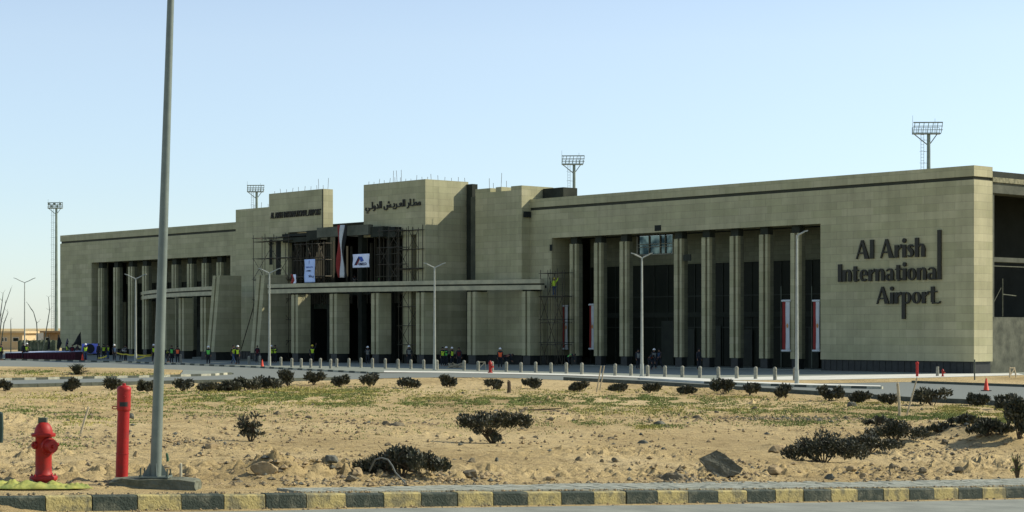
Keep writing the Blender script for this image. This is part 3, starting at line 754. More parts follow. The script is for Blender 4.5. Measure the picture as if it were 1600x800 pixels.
# ------------------------------------------------------------------ foreground lamp post, hydrant, red standpipe
def place(px, py): x, y = hit(px, py); return x, y
def at_depth(px, py, Y): return ((px-800)/F*Y, Y, CZ-(py-HY)/F*Y)
x, y = hit(240, 763); bz = base_t(tw(x, y)[0])
slab_d = y; sx0 = (172-800)/F*y; sx1 = (308-800)/F*y
lp = empty('street_lamp', 'tall grey tapered lamp post on a rough concrete footing beside the near kerb', 'street lamp', ((243-800)/F*(y+.08), y+.08, bz+.125))
b = MB()
lean = .031
def lpt(z, dx=0): return (lean*z+dx, .004*z, z)
b.tube(lpt(.03), lpt(9.2), .088, .045, 24)
b.tube(lpt(0), lpt(.035), .17, .17, 4)
b.build('pole', M['steel'], lp, smooth=True)
b = MB()
for q in range(4):
    a = q*1.5708+.3; c, s_ = math.cos(a), math.sin(a); n_ = Vector((-s_, c, 0))*.006
    for sg in (1,):
        v = [Vector((c*.07, s_*.07, .035)), Vector((c*.20, s_*.20, .035)), Vector((c*.085, s_*.085, .24))]
        b.add([p-n_ for p in v]+[p+n_ for p in v], [(0,2,1), (3,4,5), (0,1,4,3), (1,2,5,4), (2,0,3,5)])
b.box(-.23, .23, -.2, .2, .012, .036)
b.build('base_flange', M['steel'], lp)
for (bx_, by_, h_) in ((-.20, -.16, .17), (.21, -.15, .15), (-.20, .16, .15), (.20, .17, .13)):
    b = MB(); b.tube((bx_, by_, -.02), (bx_, by_, h_), .013, .013, 8); b.tube((bx_, by_, .036), (bx_, by_, .06), .028, .028, 6); b.build('anchor_bolt', M['steel_d'], lp)
for sg in (-1, 1):
    b = MB(); b.path([lpt(9.1), lpt(9.5, sg*.9), lpt(9.6, sg*1.9)], .035, 8); arm = b.build('arm', M['steel'], lp)
    b = MB(); b.box(lean*9.6+sg*1.8, lean*9.6+sg*2.5, -.12, .12, 9.56, 9.64); b.build('lamp_head', M['steel'], arm)
# footing: rough cast slab
def rough_block(name, m, x0, x1, y0, y1, z0, z1, amp=.02, res=.07, parent=None):
    bm = bmesh.new(); nx = max(2, int((x1-x0)/res)); ny = max(2, int((y1-y0)/res)); nz = max(2, int((z1-z0)/res))
    bmesh.ops.create_cube(bm, size=1); bmesh.ops.subdivide_edges(bm, edges=bm.edges[:], cuts=5, use_grid_fill=True)
    for v in bm.verts:
        p = Vector((x0+(v.co.x+.5)*(x1-x0), y0+(v.co.y+.5)*(y1-y0), z0+(v.co.z+.5)*(z1-z0)))
        d = noise.noise_vector(p*5)*amp+noise.noise_vector(p*14)*amp*.5
        edge = (abs(v.co.x) > .49)+(abs(v.co.z) > .49)
        v.co = p+d-Vector((v.co.x, v.co.y, v.co.z))*.05*(edge > 1)
    me = bpy.data.meshes.new(name); bm.to_mesh(me); bm.free(); me.materials.append(m)
    o = bpy.data.objects.new(name, me); C.objects.link(o); o.parent = parent; return o
tag(rough_block('concrete_footing', M['cement'], sx0, sx1, y-.20, y+.34, bz-.12, bz+.125, .035), 'rough low grey concrete footing under the near lamp post', 'footing')

# hydrant
x, y = hit(68, 754); z0 = H(x, y)
hy = empty('fire_hydrant', 'squat red fire hydrant with domed bonnet standing near the kerb at the left', 'fire hydrant', (x, y, z0))
b = MB(); b.lathe([(.17,-.05),(.17,.03),(.208,.035),(.212,.05),(.212,.085),(.20,.10),(.155,.105),(.13,.13),(.124,.2),(.124,.70),(.135,.715)], 28)
b.build('barrel', M['red'], hy, smooth=True)
b = MB(); b.lathe([(.135,.70),(.178,.705),(.184,.72),(.184,.745),(.17,.755),(.14,.765),(.138,.79),(.125,.84),(.10,.885),(.065,.92),(.05,.925)], 28)
b.build('bonnet', M['red'], hy, smooth=True)
b = MB(); b.box(-.075, .055, -.04, .04, .91, .995); b.build('operating_block', M['steel_d'], hy, bevel=.006)
for i in range(8):
    a = i*.785+.2; b = MB(); b.tube((.175*math.cos(a), .175*math.sin(a), -.02), (.175*math.cos(a), .175*math.sin(a), .13), .014, .014, 6); b.build('flange_bolt', M['red'], hy)
def nozzle(dirx, diry, z, r, ln, nm='outlet'):
    d = Vector((dirx, diry, 0)).normalized(); b = MB(); c = Vector((0, 0, z))
    def seg(a0, a1, r0, r1): b.tube(c+d*a0, c+d*a1, r0, r1, 20)
    seg(.06, .13, r*1.0, r*1.0); seg(.13, .165, r*1.22, r*1.22); seg(.165, ln, r*1.02, r*.88)
    o = b.build(nm, M['red'], hy, smooth=True)
    b = MB(); b.tube(c+d*ln, c+d*(ln+.035), .032, .028, 5); b.build('cap_nut', M['red'], o)
nozzle(.75, -.66, .56, .108, .25, 'pumper_outlet'); nozzle(-.75, -.5, .575, .05, .155); nozzle(.9, .45, .575, .055, .2)

# red standpipe
x, y = hit(190, 752); z0 = H(x, y)
sp = empty('standpipe', 'tall slim red standpipe with a small black label between hydrant and lamp post', 'standpipe', (x, y, z0))
def q(z): return Vector((.028*z, 0, z))
b = MB(); b.tube(q(-.1), q(.42), .097, .098, 24); b.tube(q(.42), q(.435), .104, .104, 24); b.tube(q(.435), q(1.10), .096, .094, 24); b.tube(q(1.10), q(1.125), .102, .108, 24); b.tube(q(1.125), q(1.42), .108, .108, 24)
b.tube(q(.03), q(.055), .104, .104, 24)
b.build('pipe', M['redp'], sp, smooth=True)
b = MB(); b.lathe([(.112, 0), (.112, .03), (.10, .055), (.06, .075), (.03, .08), (.028, .11), (.0001, .115)], 24, c=tuple(q(1.42))); b.build('cap', M['redp'], sp, smooth=True)
b = MB()
vs = []
for i in range(7):
    a = -2.0+i*.2
    for z in (1.17, 1.24): p = q(z)+Vector((.1095*math.cos(a), .1095*math.sin(a), 0)); vs.append(p)
b.add(vs, [(2*i, 2*i+2, 2*i+3, 2*i+1) for i in range(6)]); b.build('label_plate', M['pole_blk'], sp)
for zc, nm in ((1.15, 'lug'),):
    b = MB(); c = q(zc)+Vector((-.135, -.02, 0)); pts = [c+Vector((.045*math.cos(a*.6283), 0, .022*math.sin(a*.6283))) for a in range(11)]; b.path(pts, .009, 6); b.build(nm, M['redp'], sp)
b = MB(); b.tube(q(1.33)+Vector((.03,-.11,0)), q(1.33)+Vector((.03,-.135,0)), .018, .018, 6); b.build('cap_bolt', M['redp'], sp)

# small posts and stakes near by
def stick(name, label, cat, pxa, pya, pxb, pyb, r, m, lean=0, group=None, n=8, knob=None):
    x, y = hit(pxa, pya); z0 = H(x, y); top = CZ-(pyb-HY)/F*y; dx = (pxb-pxa)/F*y
    b = MB(); h_ = top-z0
    # slightly crooked stake with a rough cut top
    mid = Vector((dx*.5+r*.25, lean*.5, h_*.5)); b.path([(0, 0, -.08), tuple(mid), (dx, lean, h_)], [r*1.05, r, r*.92], n)
    b.tube((dx, lean, h_), (dx+r*.2, lean, h_+r*.5), r*.9, r*.55, n)
    o = b.build(name, m, smooth=True); o.location = (x, y, z0); return tag(o, label, cat, group)
stick('plastic_pipe', 'short upright white plastic pipe right of the lamp footing', 'pipe', 281.5, 756, 282.5, 725, .022, M['kw'])
stick('wooden_stake', 'leaning pale wooden stake behind the red hydrant', 'stake', 124.5, 679, 137, 637, .030, M['wood'], .1)
stick('steel_pipe_stub', 'dark green pipe stub in the sand just right of the lamp post', 'pipe', 262, 722, 260.5, 709, .025, M['green_p'])
stick('marker_post', 'dark green post cut off by the left edge of the photo', 'post', 0, 692, 1, 646, .06, M['dgreen'])
stick('survey_stake', 'upright pinkish white stake at the right of the field', 'stake', 1406, 651, 1402.5, 599, .055, M['wood'])
stick('survey_stake', 'long thin pale stake leaning right at the right of the field', 'stake', 1416, 650, 1433, 590, .032, M['wood'])
stick('survey_stake', 'left one of two thin pale stakes in the mid field', 'stake', 932, 613, 939, 572, .035, M['wood'])
stick('survey_stake', 'right one of two thin pale stakes in the mid field', 'stake', 937, 610, 944, 572, .035, M['wood'])
stick('dead_stump', 'dark dead stump standing at the far side of the sand', 'stump', 795, 614, 795, 596, .10, M['twig'])
# sheet and cut offs on the verge at the left
def rag():
    b = MB(); nx, ny = 90, 26; vs = []; x0, y0 = hit(-20, 765); x1, y1 = hit(146, 766)
    for j in range(ny+1):
        for i in range(nx+1):
            u_, v_ = i/nx, j/ny; X = x0+(x1-x0)*u_; Y = y0+(y1-y0)*u_+(v_-.3)*1.0*(1-.55*abs(u_-.35))*(1-u_**4)
            t, w_ = tw(X, Y); p = Vector((X*3, Y*3, 0))
            zz = base_t(t)-.004+(.22*max(0, .30+noise.noise(p*.55)*.9)*(1-u_**3)+.10*abs(noise.noise(p*1.6))+.05*abs(noise.noise(p*4.1)))*math.sin(3.14*v_)**.6
            vs.append((X, Y, zz))
    b.add(vs, [(j*(nx+1)+i, j*(nx+1)+i+1, (j+1)*(nx+1)+i+1, (j+1)*(nx+1)+i) for j in range(ny) for i in range(nx)])
    o = b.build('plastic_sheet', M['sheet'], smooth=True); m_ = o.modifiers.new('thickness', 'SOLIDIFY'); m_.thickness = .004
    tag(o, 'crumpled yellow green plastic sheet lying behind the kerb at the hydrant foot', 'plastic sheet')
rag()

# ------------------------------------------------------------------ distant street lamps
def yl(px, pyb, pyt, label, single=False, z=GZ+.01, hw=14):
    x, y = G(px, pyb); top = CZ-(pyt-HY)/F*y-z; o = empty('street_lamp', label, 'street lamp', (x, y, z), 0, 'street lamps on the forecourt')
    b = MB(); b.tube((0,0,0), (0,0,top-17/F*y*.42), .11, .06, 10); b.box(-.2, .2, -.2, .2, 0, .04)
    b.tube((0,0,0), (0,0,.9), .14, .13, 10); b.build('pole', M['steel_l'], o, smooth=True)
    ang = 0.0
    for sg in ((1,) if single else (-1, 1)):
        reach = 17/F*y
        b = MB(); d = Vector((sg*math.cos(ang), sg*math.sin(ang), 0))
        pts = [Vector((0,0,top-reach*.42-.1)), Vector((0,0,top-reach*.42))+d*.08, Vector((0,0,top-reach*.30))+d*reach*.35, Vector((0,0,top-reach*.12))+d*reach*.72]
        b.path(pts, .05, 8); a = b.build('arm', M['steel_l'], o, smooth=True)
        b = MB(); p0 = pts[-1]-d*.05; p1 = Vector((0,0,top-.02))+d*reach; u_ = (p1-p0).normalized(); n_ = u_.cross(Vector((0,1,0))).normalized()
        b.hexa([tuple(p0+Vector((0,-.09,-.03))), tuple(p1+Vector((0,-.13,-.03))), tuple(p1+Vector((0,.13,-.03))), tuple(p0+Vector((0,.09,-.03))),
                tuple(p0+Vector((0,-.09,.05))), tuple(p1+Vector((0,-.13,.04))), tuple(p1+Vector((0,.13,.04))), tuple(p0+Vector((0,.09,.05)))])
        b.build('lamp_head', M['steel_l'], a)
    return o
yl(38.5, 551, 434, 'twin armed street lamp standing free of the terminal at the far left')
yl(212, 567, 428, 'twin armed street lamp before the left wing of the terminal')
yl(421, 572.5, 419, 'twin armed street lamp before the scaffolding left of the entrance')
yl(679, 578.5, 410.5, 'twin armed street lamp before the tower with Arabic lettering')
yl(1003, 588.5, 395, 'twin armed street lamp before the bright clerestory window')
yl(1245, 602.5, 360, 'street lamp with a single arm to the right near the big sign', True)

# ------------------------------------------------------------------ floodlight masts behind the terminal
def mast(px, Y, top_py, wpx, label, rz=0, floods=False):
    x = (px-800)/F*Y; top = CZ-(top_py-HY)/F*Y-GZ; wd = wpx/F*Y; hgt = wd*.36
    o = empty('floodlight_mast', label, 'floodlight mast', (x, Y, GZ), rz, 'floodlight masts around the terminal')
    pz = top-hgt*1.15
    b = MB(); b.tube((0,0,0), (0,0,pz), .42, .24, 12); b.build('mast_pole', M['mast'], o, smooth=True)
    b = MB()
    for dx in (-1.05, -.65): b.tube((dx, .1, 0), (dx, .1, pz), .035, .035, 4)
    z = .3
    while z < pz: b.tube((-1.05, .1, z), (-.65, .1, z), .025, .025, 4); z += .45
    z = 2.5
    while z < pz-.5:
        pr = None
        for i in range(7):
            a = math.pi+i*math.pi/6; p = Vector((-.85+.4*math.cos(a), .1+.55*math.sin(a), z))
            if pr is not None: b.tube(pr, p, .02, .02, 4)
            pr = p
        b.tube((-.65, .1, z), (-.2, 0, z), .03, .03, 4)
        z += 1.6
    b.build('caged_ladder', M['mast'], o)
    b = MB(); x0, x1 = -wd*.58, wd*.42
    b.box(x0, x1, -.5, .5, pz, pz+.14); b.build('platform', M['mast'], o)
    b = MB()
    for sg, xe in ((-1, x0*.9), (1, x1*.72)): b.tube((0, 0, pz-wd*.42), (xe, 0, pz), .07, .07, 6)
    b.build('strut', M['mast'], o)
    b = MB(); n = 6
    for i in range(n+1):
        xx = x0+(x1-x0)*i/n+.12; b.tube((xx-.1, -.45, pz+.1), (xx+.10, -.5, top-.02), .05, .05, 5)
        b.tube((xx-.1, .45, pz+.1), (xx-.1, .45, pz+hgt*.7), .035, .035, 5)
    for f_ in (.35, .68, 1): zz = pz+(top-pz)*f_; b.tube((x0, -.47, zz), (x1+.25, -.5, zz+.02), .05 if f_ < 1 else .09, .05 if f_ < 1 else .09, 5); b.tube((x0, .45, pz+hgt*.7*f_), (x1, .45, pz+hgt*.7*f_), .035, .035, 5)
    b.build('light_frame', M['mast'], o)
    for xx, hh in ((x0, hgt*1.9), (x1*.55, hgt*1.6)):
        b = MB(); b.tube((xx, 0, pz), (xx, 0, pz+hh), .04, .02, 5); b.build('lightning_rod', M['mast'], o)
    if floods:
        for i in range(5):
            b = MB(); xx = x0+(x1-x0)*(i+.5)/5; b.box(xx-.2, xx+.2, -.75, -.5, top-.5-(i % 2)*.5, top-.1-(i % 2)*.5); b.build('floodlight', M['mast'], o)
mast(1451, 263, 192, 43, 'floodlight mast with wide lattice head behind the big sign wing')
mast(897, 315, 244, 33, 'floodlight mast rising behind the middle of the right wing')
mast(401, 376, 290, 25, 'floodlight mast rising behind the stepped block left of the entrance')
mast(88, 410, 317, 22, 'full height floodlight mast standing beside the left end of the terminal', 0, True)

# ------------------------------------------------------------------ bollards
bp_ = [(406,570),(439,571.5),(456,574),(470.5,574.4),(485.5,574.8),(500.5,575.2),(516.5,576),(526,574),(545,574),(564,574.5),(582,575.5),(602,576),(622,576.3),(642,576.7),(662,577.2),(683,578),(725,579),(747,579.5),(769,580),(791,581),(814,582),(837,582.3),(861,583.2),(885,584.2),(909,585.2),(961,587.2),(986,587.6),(1012,588.4),(1039,589),(1066,589.7),(1093.5,590.5),(1122.5,591.2),(1151,591.6),(1180.6,592.3),(1211,593.7),(1242,594.8),(389,569.5),(282,567)]
bp_.sort()
landm = [(300,'near the left lamp post'),(415,'left of the lamp before the scaffolding'),(520,'before the glass strip of the entrance'),(600,'before the entrance void'),(679,'left of the lamp before the Arabic sign tower'),(760,'right of the lamp before the Arabic sign tower'),(890,'before the block right of the entrance'),(1003,'left of the lamp before the clerestory window'),(1110,'right of the lamp before the clerestory window'),(1245,'left of the single armed lamp')]
proto = None
from collections import defaultdict
cnt = defaultdict(list)
for px, py in bp_:
    for lim, txt in landm:
        if px <= lim: cnt[txt].append((px, py)); break
ordn = ['first','second','third','fourth','fifth','sixth','seventh','eighth','ninth']
for txt, lst in cnt.items():
    for i, (px, py) in enumerate(lst):
        x, y = G(px, py)
        if proto is None:
            b = MB(); b.lathe([(.17,-.05),(.165,.0),(.150,.03),(.145,.62),(.152,.64),(.148,.74),(.11,.80),(.05,.83),(.0001,.835)], 14); o = proto = b.build('bollard', M['bollard'], smooth=True)
        else: o = proto.copy(); C.objects.link(o)
        o.location = (x, y, GZ+.02); sc_ = random.uniform(.92, 1.04); o.scale = (.85, .85, sc_); o.rotation_euler = (random.uniform(-.02, .02), random.uniform(-.02, .02), random.random()*6)
        lab = ('pale concrete bollard '+txt) if len(lst) == 1 else 'pale concrete bollard %s, %s from the left' % (txt, ordn[i])
        tag(o, lab, 'bollard', 'concrete bollards along the forecourt kerb')

# ------------------------------------------------------------------ cones, far hydrants
def cone(px, py, h_, label):
    x, y = G(px, py); o = empty('traffic_cone', label, 'traffic cone', (x, y, GZ+.01)); o.scale = (h_/.7,)*3
    b = MB(); b.lathe([(.17,.04),(.15,.06),(.045,.66),(.03,.70),(.0001,.70)], 14); b.build('cone_body', M['orange'], o, smooth=True)
    b = MB(); b.box(-.24, .24, -.24, .24, 0, .04); b.build('cone_base', M['rub'], o, bevel=.01)
cone(1541, 611, .68, 'orange traffic cone on the road at the right edge')
cone(129, 564.5, .75, 'orange traffic cone beside the violet blue banner')
cone(199/4+360, 573, .62, 'orange red cone at the foot of the lamp before the scaffolding')
def far_hydrant(px, py, h_, label):
    x, y = G(px, py); o = empty('fire_hydrant', label, 'fire hydrant', (x, y, GZ+.01)); o.scale = (h_,)*3
    b = MB(); b.lathe([(.20,0),(.20,.08),(.12,.10),(.12,.68),(.18,.70),(.17,.75),(.13,.85),(.06,.93),(.04,1.0),(.0001,1.0)], 12); b.build('barrel', M['red'], o, smooth=True)
    b = MB(); b.tube((.05,-.05,.5), (.24,-.2,.5), .10, .09, 10); b.build('outlet', M['red'], o, smooth=True)
far_hydrant(1473, 588.5, .55, 'small red hydrant on the sunlit pale pavement under the big sign')
far_hydrant(766, 583, .95, 'red hydrant among the bollards near the middle')
x, y = G(1433, 588.5)
o = empty('standpipe', 'slim red standpipe on the sunlit pale pavement under the big sign', 'standpipe', (x, y, GZ))
b = MB(); b.tube((0,0,0), (0,0,.9), .09, .09, 12); b.build('pipe', M['redp'], o, smooth=True); b = MB(); b.lathe([(.12,.88),(.12,1.0),(.05,1.06),(.0001,1.06)], 12); b.build('cap', M['redp'], o, smooth=True)
x, y = G(1523, 594)
b = MB(); b.path([(0,0,0), (-.02,0,.7), (0,0,1.35)], .045, 6); o = b.build('steel_post', M['steel_d']); o.location = (x, y, GZ); tag(o, 'thin dark steel post before the bright corner of the terminal', 'post')
x, y = G(1470, 588); b = MB(); b.tube((0,0,0), (0,0,.62), .12, .10, 8); b.tube((0,0,.62), (0,0,.68), .13, .08, 8); o = b.build('pipe_stub', M['bollard']); o.location = (x-.12, y+.5, GZ); tag(o, 'short pale pipe stub right behind the small red hydrant', 'pipe')
# timber frame leaning near the right hand concrete wall, and the low barrier by the hydrant
def timber_frame(px, py, wpx, hpx, label, rz=.3):
    x, y = G(px, py); wd = wpx/F*y; hh = hpx/F*y; o = empty('timber_frame', label, 'timber frame', (x, y, GZ+.01), rz)
    for nm, a, c in (('post', (-wd/2,0,0), (-wd/2+.06,.1,hh)), ('post', (wd/2,0,0), (wd/2-.08,.1,hh)), ('rail', (-wd/2,.05,hh*.95), (wd/2-.1,.08,hh*.93)), ('brace', (-wd/2,.02,.1), (wd/2-.1,.08,hh*.85))):
        b = MB(); b.tube(a, c, .05, .05, 4); b.build(nm, M['wood'], o)
timber_frame(1583, 590, 13, 16, 'small pale timber frame against the grey concrete wall at the right', .5)
timber_frame(754, 578, 11, 13, 'small white slanting timber frame left of the middle hydrant', .2)
for i, (px, py, w_) in enumerate(((712, 575, 15),)):
    x, y = G(px, py); b = MB()
    for k in range(26): b.tube((random.uniform(-.8,.8), random.uniform(-.3,.3), 0), (random.uniform(-.8,.8), random.uniform(-.3,.3), random.uniform(.1,.5)), .04, .03, 4)
    o = b.build('debris_pile', M['wood']); o.location = (x, y, GZ+.01); tag(o, 'low pile of pale offcuts on the forecourt right of a lamp', 'debris pile')

# ------------------------------------------------------------------ scaffolding (in the terminal's frame)
def scaffold(a, c, o0, o1, z0, z1, label, bay=1.5, lift=1.9, planks=()):
    root = empty('scaffold', label, 'scaffold', mat=BM @ Matrix.Translation((a, o0, 0)), group='steel tube scaffolds around the entrance')
    nb = max(1, round((c-a)/bay)); nl = max(1, round((z1-z0)/lift)); r = .032; Ls = c-a; D = o1-o0
    b = MB(); 
    for i in range(nb+1):
        for oo in (0, D): b.tube((Ls*i/nb, oo, z0), (Ls*i/nb, oo, z1+random.uniform(.1, .5)), r, r, 5)
    for j in range(1, nl+1):
        z = z0+(z1-z0)*j/nl
        for oo in (0, D): b.tube((-.25, oo, z), (Ls+.25, oo, z), r, r, 5)
        for i in range(nb+1): b.tube((Ls*i/nb, 0, z), (Ls*i/nb, D, z), r, r, 5)
    for j in range(nl):
        for i in range(nb):
            if (i+j) % 2 == 0: za = z0+(z1-z0)*j/nl; zb = z0+(z1-z0)*(j+1)/nl; b.tube((Ls*i/nb, D, za), (Ls*(i+1)/nb, D, zb), r*.8, r*.8, 4); b.tube((Ls*(i+1)/nb, D, za), (Ls*i/nb, D, zb), r*.8, r*.8, 4)
    b.build('tube_frame', M['tube'], root)
    for z in planks:
        b = MB(); b.box(-.1, Ls+.1, .05, D-.05, z, z+.06); b.build('plank_deck', M['plank'], root)
    for ch in root.children:
        if 'kind' in ch: del ch['kind']
    return root
scaffold(S(451, 6.6), S(396, 6.6), 5.5, 6.6, GZ, 12.1, 'tall scaffold against the stone left of the entrance void', 1.9, 2.0, (7.6, 11.7))
scaffold(S(657, 5.7), S(626, 5.7), 5.44, 5.95, GZ, 12.0, 'tall scaffold before the lower part of the Arabic sign tower', 1.3, 1.9, (8.2,))
scaffold(S(620, 7.2), S(590, 7.2), 6.0, 7.0, 7.1, 12.0, 'scaffold bays above the canopy between the void and the Arabic sign tower', 1.6, 1.6)
scaffold(S(880, 1.6), S(846, 1.6), .5, 1.7, GZ, 7.6, 'narrow scaffold at the right end of the canopy', 1.1, 1.9, (5.4, 3.0, 1.0))
scaffold(S(500, 7), S(455, 7), 5.5, 6.5, 6.2, 11.2, 'dark scaffold inside the upper entrance void at the left', 1.1, 1.7, (7.8,))
# raking prop on the left block
b = MB(); pA = BM @ Vector((S(372, 6), 6, GZ)); pB = BM @ Vector((S(404, 3), 3, 6.8)); b.tube(pA, pB, .05, .05, 6); b.tube(pA, pA+Vector((0, 0, .05)), .18, .18, 8)
tag(b.build('raking_prop', M['tube']), 'long steel prop slanting against the stone left of the entrance', 'steel prop')

# ------------------------------------------------------------------ flags and banners
def hang(name, label, cat, px0, px1, py0, py1, off, stripes, wave=.12, slant=0, rods=False, group=None):
    """vertical cloth in the terminal's frame; stripes = [(fraction, material)] left to right"""
    s0, s1 = S(px0, off), S(px1, off); z1 = Z(py0, s0, off); z0 = Z(py1, s0, off)
    root = empty(name, label, cat, mat=BM @ Matrix.Translation((s0, off, 0)), group=group)
    W_ = s1-s0; x = 0; n = 14
    for fr, m in stripes:
        b = MB(); vs = []; nx = 3
        for j in range(n+1):
            v_ = j/n
            for i in range(nx+1):
                u_ = x+fr*i/nx; zz = z0+(z1-z0)*v_; sl = slant*math.sin(v_*1.6)*(1-v_)
                vs.append((W_*u_+sl, wave*math.sin(u_*5+v_*7), zz))
        b.add(vs, [(j*(nx+1)+i, j*(nx+1)+i+1, (j+1)*(nx+1)+i+1, (j+1)*(nx+1)+i) for j in range(n) for i in range(nx)])
        o = b.build('stripe' if len(stripes) > 1 else 'cloth', m, root, smooth=True); md = o.modifiers.new('thickness', 'SOLIDIFY'); md.thickness = .015
        x += fr
    if rods:
        for zz in (z0, z1): b = MB(); b.box(-.03, W_+.03, -.06, .06, zz-.1, zz+.1) if False else b.tube((.06, 0, zz), (W_-.06, 0, zz), .09, .09, 8); b.build('rod', M['fl_white'], root)
    return root, s0, s1, z0, z1
RWB = [(.36, M['fl_red']), (.36, M['fl_white']), (.28, M['fl_black'])]
hang('hanging_flag', 'very long red white and black flag hanging down the entrance void', 'flag', 528, 541, 352, 434, 7.05, RWB, .15, .55)
g_ = 'red and white banners between the columns'
for px0, px1, a, c, lb in ((1222.5, 1234, 470, 548, 'red and white banner just left of the last column pair by the sign'), (1270.5, 1280.5, 470, 548, 'red and white banner at the right end of the colonnade'),
        (879.5, 887, 478, 545, 'shaded red banner at the left end of the right colonnade'), (921, 928, 476, 545, 'shaded red banner between the first two column pairs of the right colonnade')):
    r_, s0, s1, z0, z1 = hang('hanging_banner', lb, 'banner', px0, px1, a, c, -.3 if px0 > 1000 else -1.2, [(.45, M['fl_red']), (.55, M['fl_white'])], .02, 0, True, g_)
    b = MB(); zc = (z0+z1)/2; b.prism([((s1-s0)*.72+.12*math.cos(a_*1.2566+1.57), zc+.2*math.sin(a_*1.2566+1.57)) for a_ in range(5)], .035, .06, tf=lambda X, Y, zz: (X, zz, Y)); b.build('emblem', M['fl_gold'], r_)
    if px0 > 1000: b = MB(); b.tube((.22, -.1, GZ), (.22, -.1, z1+1.2), .04, .04, 6); b.build('pole', M['steel_d'], r_)
# white banner with the large A mark
r_, s0, s1, z0, z1 = hang('banner', 'white banner with a dark slanted letter A and company lettering', 'banner', 551.5, 577, 397.5, 418.5, 7.3, [(1, M['ban_w'])], .03)
Wd, Hh = s1-s0, z1-z0
def bq(poly, m, nm, k=0): b = MB(); b.prism([(Wd*p[0], z0+Hh*p[1]) for p in poly], .045+k, .06+k, tf=lambda X, Y, zz: (X, zz, Y)); return b.build(nm, m, r_)
o = bq([(.10,.18),(.24,.18),(.52,.80),(.36,.82)], M['ban_n'], 'letter_mark'); bq([(.20,.18),(.26,.18),(.44,.62),(.40,.64)], M['fl_red'], 'letter_edge', .004)
bq([(.36,.82),(.58,.80),(.68,.50),(.50,.40),(.46,.62)], M['ban_b'], 'letter_leg', .008)
o = text_mesh('GRECO', 'lettering', M['ban_n'], Wd*.36, Wd*.86, z0+Hh*.16, .045, Hh*.20, .02, .02, r_)
b = MB(); b.tube((Wd*.3, 0, z0-4.0), (Wd*.3, 0, z0), .03, .03, 5); b.build('pole', M['tube'], r_)
# narrow pale blue banner
r_, s0, s1, z0, z1 = hang('banner', 'tall pale blue banner with small dark lettering hanging above the canopy', 'banner', 476, 492, 405.5, 441.5, 9.0, [(1, M['ban_lb'])], .03)
Wd, Hh = s1-s0, z1-z0
bq([(.46,.78),(.48,.78),(.50,.95),(.47,.95)], M['ban_b'], 'spire_mark')
text_mesh('SINAI', 'lettering', M['ban_b'], Wd*.15, Wd*.85, z0+Hh*.63, .045, Hh*.06, .02, 0, r_)
bq([(.08,.50),(.55,.47),(.72,.50),(.5,.53)], M['ban_n'], 'emblem_bar'); 
text_mesh('\uFEFB\uFEE8\uFEF3', 'lettering', M['ban_n'], Wd*.38, Wd*.92, z0+Hh*.20, .045, Hh*.13, .02, .01, r_)
hang('small_flag', 'small red and white flag above the canopy beside the pale blue banner', 'flag', 454, 463, 429, 443, 9.1, [(.45, M['fl_red']), (.4, M['ban_w']), (.15, M['fl_black'])], .05, -.5)

# ground level: dark red low stage, violet banner, black flags
def stage():
    a = G(8, 561.5); c = G(117, 563.5); dx, dy = c[0]-a[0], c[1]-a[1]; ln = math.hypot(dx, dy); rz = math.atan2(dy, dx)
    o = empty('display_stage', 'long low dark red skirted stage with a pale blue top on the left forecourt', 'stage', (a[0], a[1], GZ+.02), rz)
    b = MB(); b.hexa([(0,0,0),(ln,0,0),(ln-3.5,4,0),(.5,4,0),(0,0,.66),(ln,0,.88),(ln-3.5,4,.88),(.5,4,.66)]); b.build('skirt', M['maroon'], o)
    b = MB(); b.hexa([(-.05,-.05,.665),(ln-1.0,-.05,.885),(ln-3.5,4.05,.885),(.5,4.05,.665),(-.05,-.05,.72),(ln-1.0,-.05,.92),(ln-3.5,4.05,.99),(.5,4.05,.86)]); b.build('top_cloth', mat('top_cloth', (.42,.48,.62), .8, (.34,.40,.52), .6), o)
    b = MB()
    for i in range(24): b.tube((ln*(i+.5)/24, -.02, 0), (ln*(i+.5)/24, -.02, .62), .03, .03, 4)
    b.build('pleats', M['maroon'], o)
stage()
def ground_banner():
    x, y = G(127.5, 560, GZ); y += 0; k = 0
    w_ = 27/F*y; h_ = 15.5/F*y; zb = CZ-(552.5-HY)/F*y-GZ
    o = empty('banner', 'violet blue banner with a dark round emblem held up on the left forecourt', 'banner', (x, y, GZ), 0)
    b = MB(); n = 10; vs = []
    for j in range(5):
        for i in range(n+1): vs.append((w_*i/n, .06*math.sin(i*.9), zb+h_*j/4))
    b.add(vs, [(j*(n+1)+i, j*(n+1)+i+1, (j+1)*(n+1)+i+1, (j+1)*(n+1)+i) for j in range(4) for i in range(n)]); c = b.build('cloth', M['ban_v'], o, smooth=True); md = c.modifiers.new('thickness', 'SOLIDIFY'); md.thickness = .02
    b = MB(); b.prism([(w_*.5+h_*.45*math.cos(a*.3927), zb+h_*.5+h_*.48*math.sin(a*.3927)) for a in range(16)], -.12, -.09, tf=lambda X, Y, zz: (X, zz, Y)); b.build('round_emblem', M['cloth_d'], o)
    for xx in (.05, w_-.05): b = MB(); b.tube((xx, .05, 0), (xx, .05, zb+h_+.05), .03, .03, 5); b.build('pole', M['wood'], o)
ground_banner()
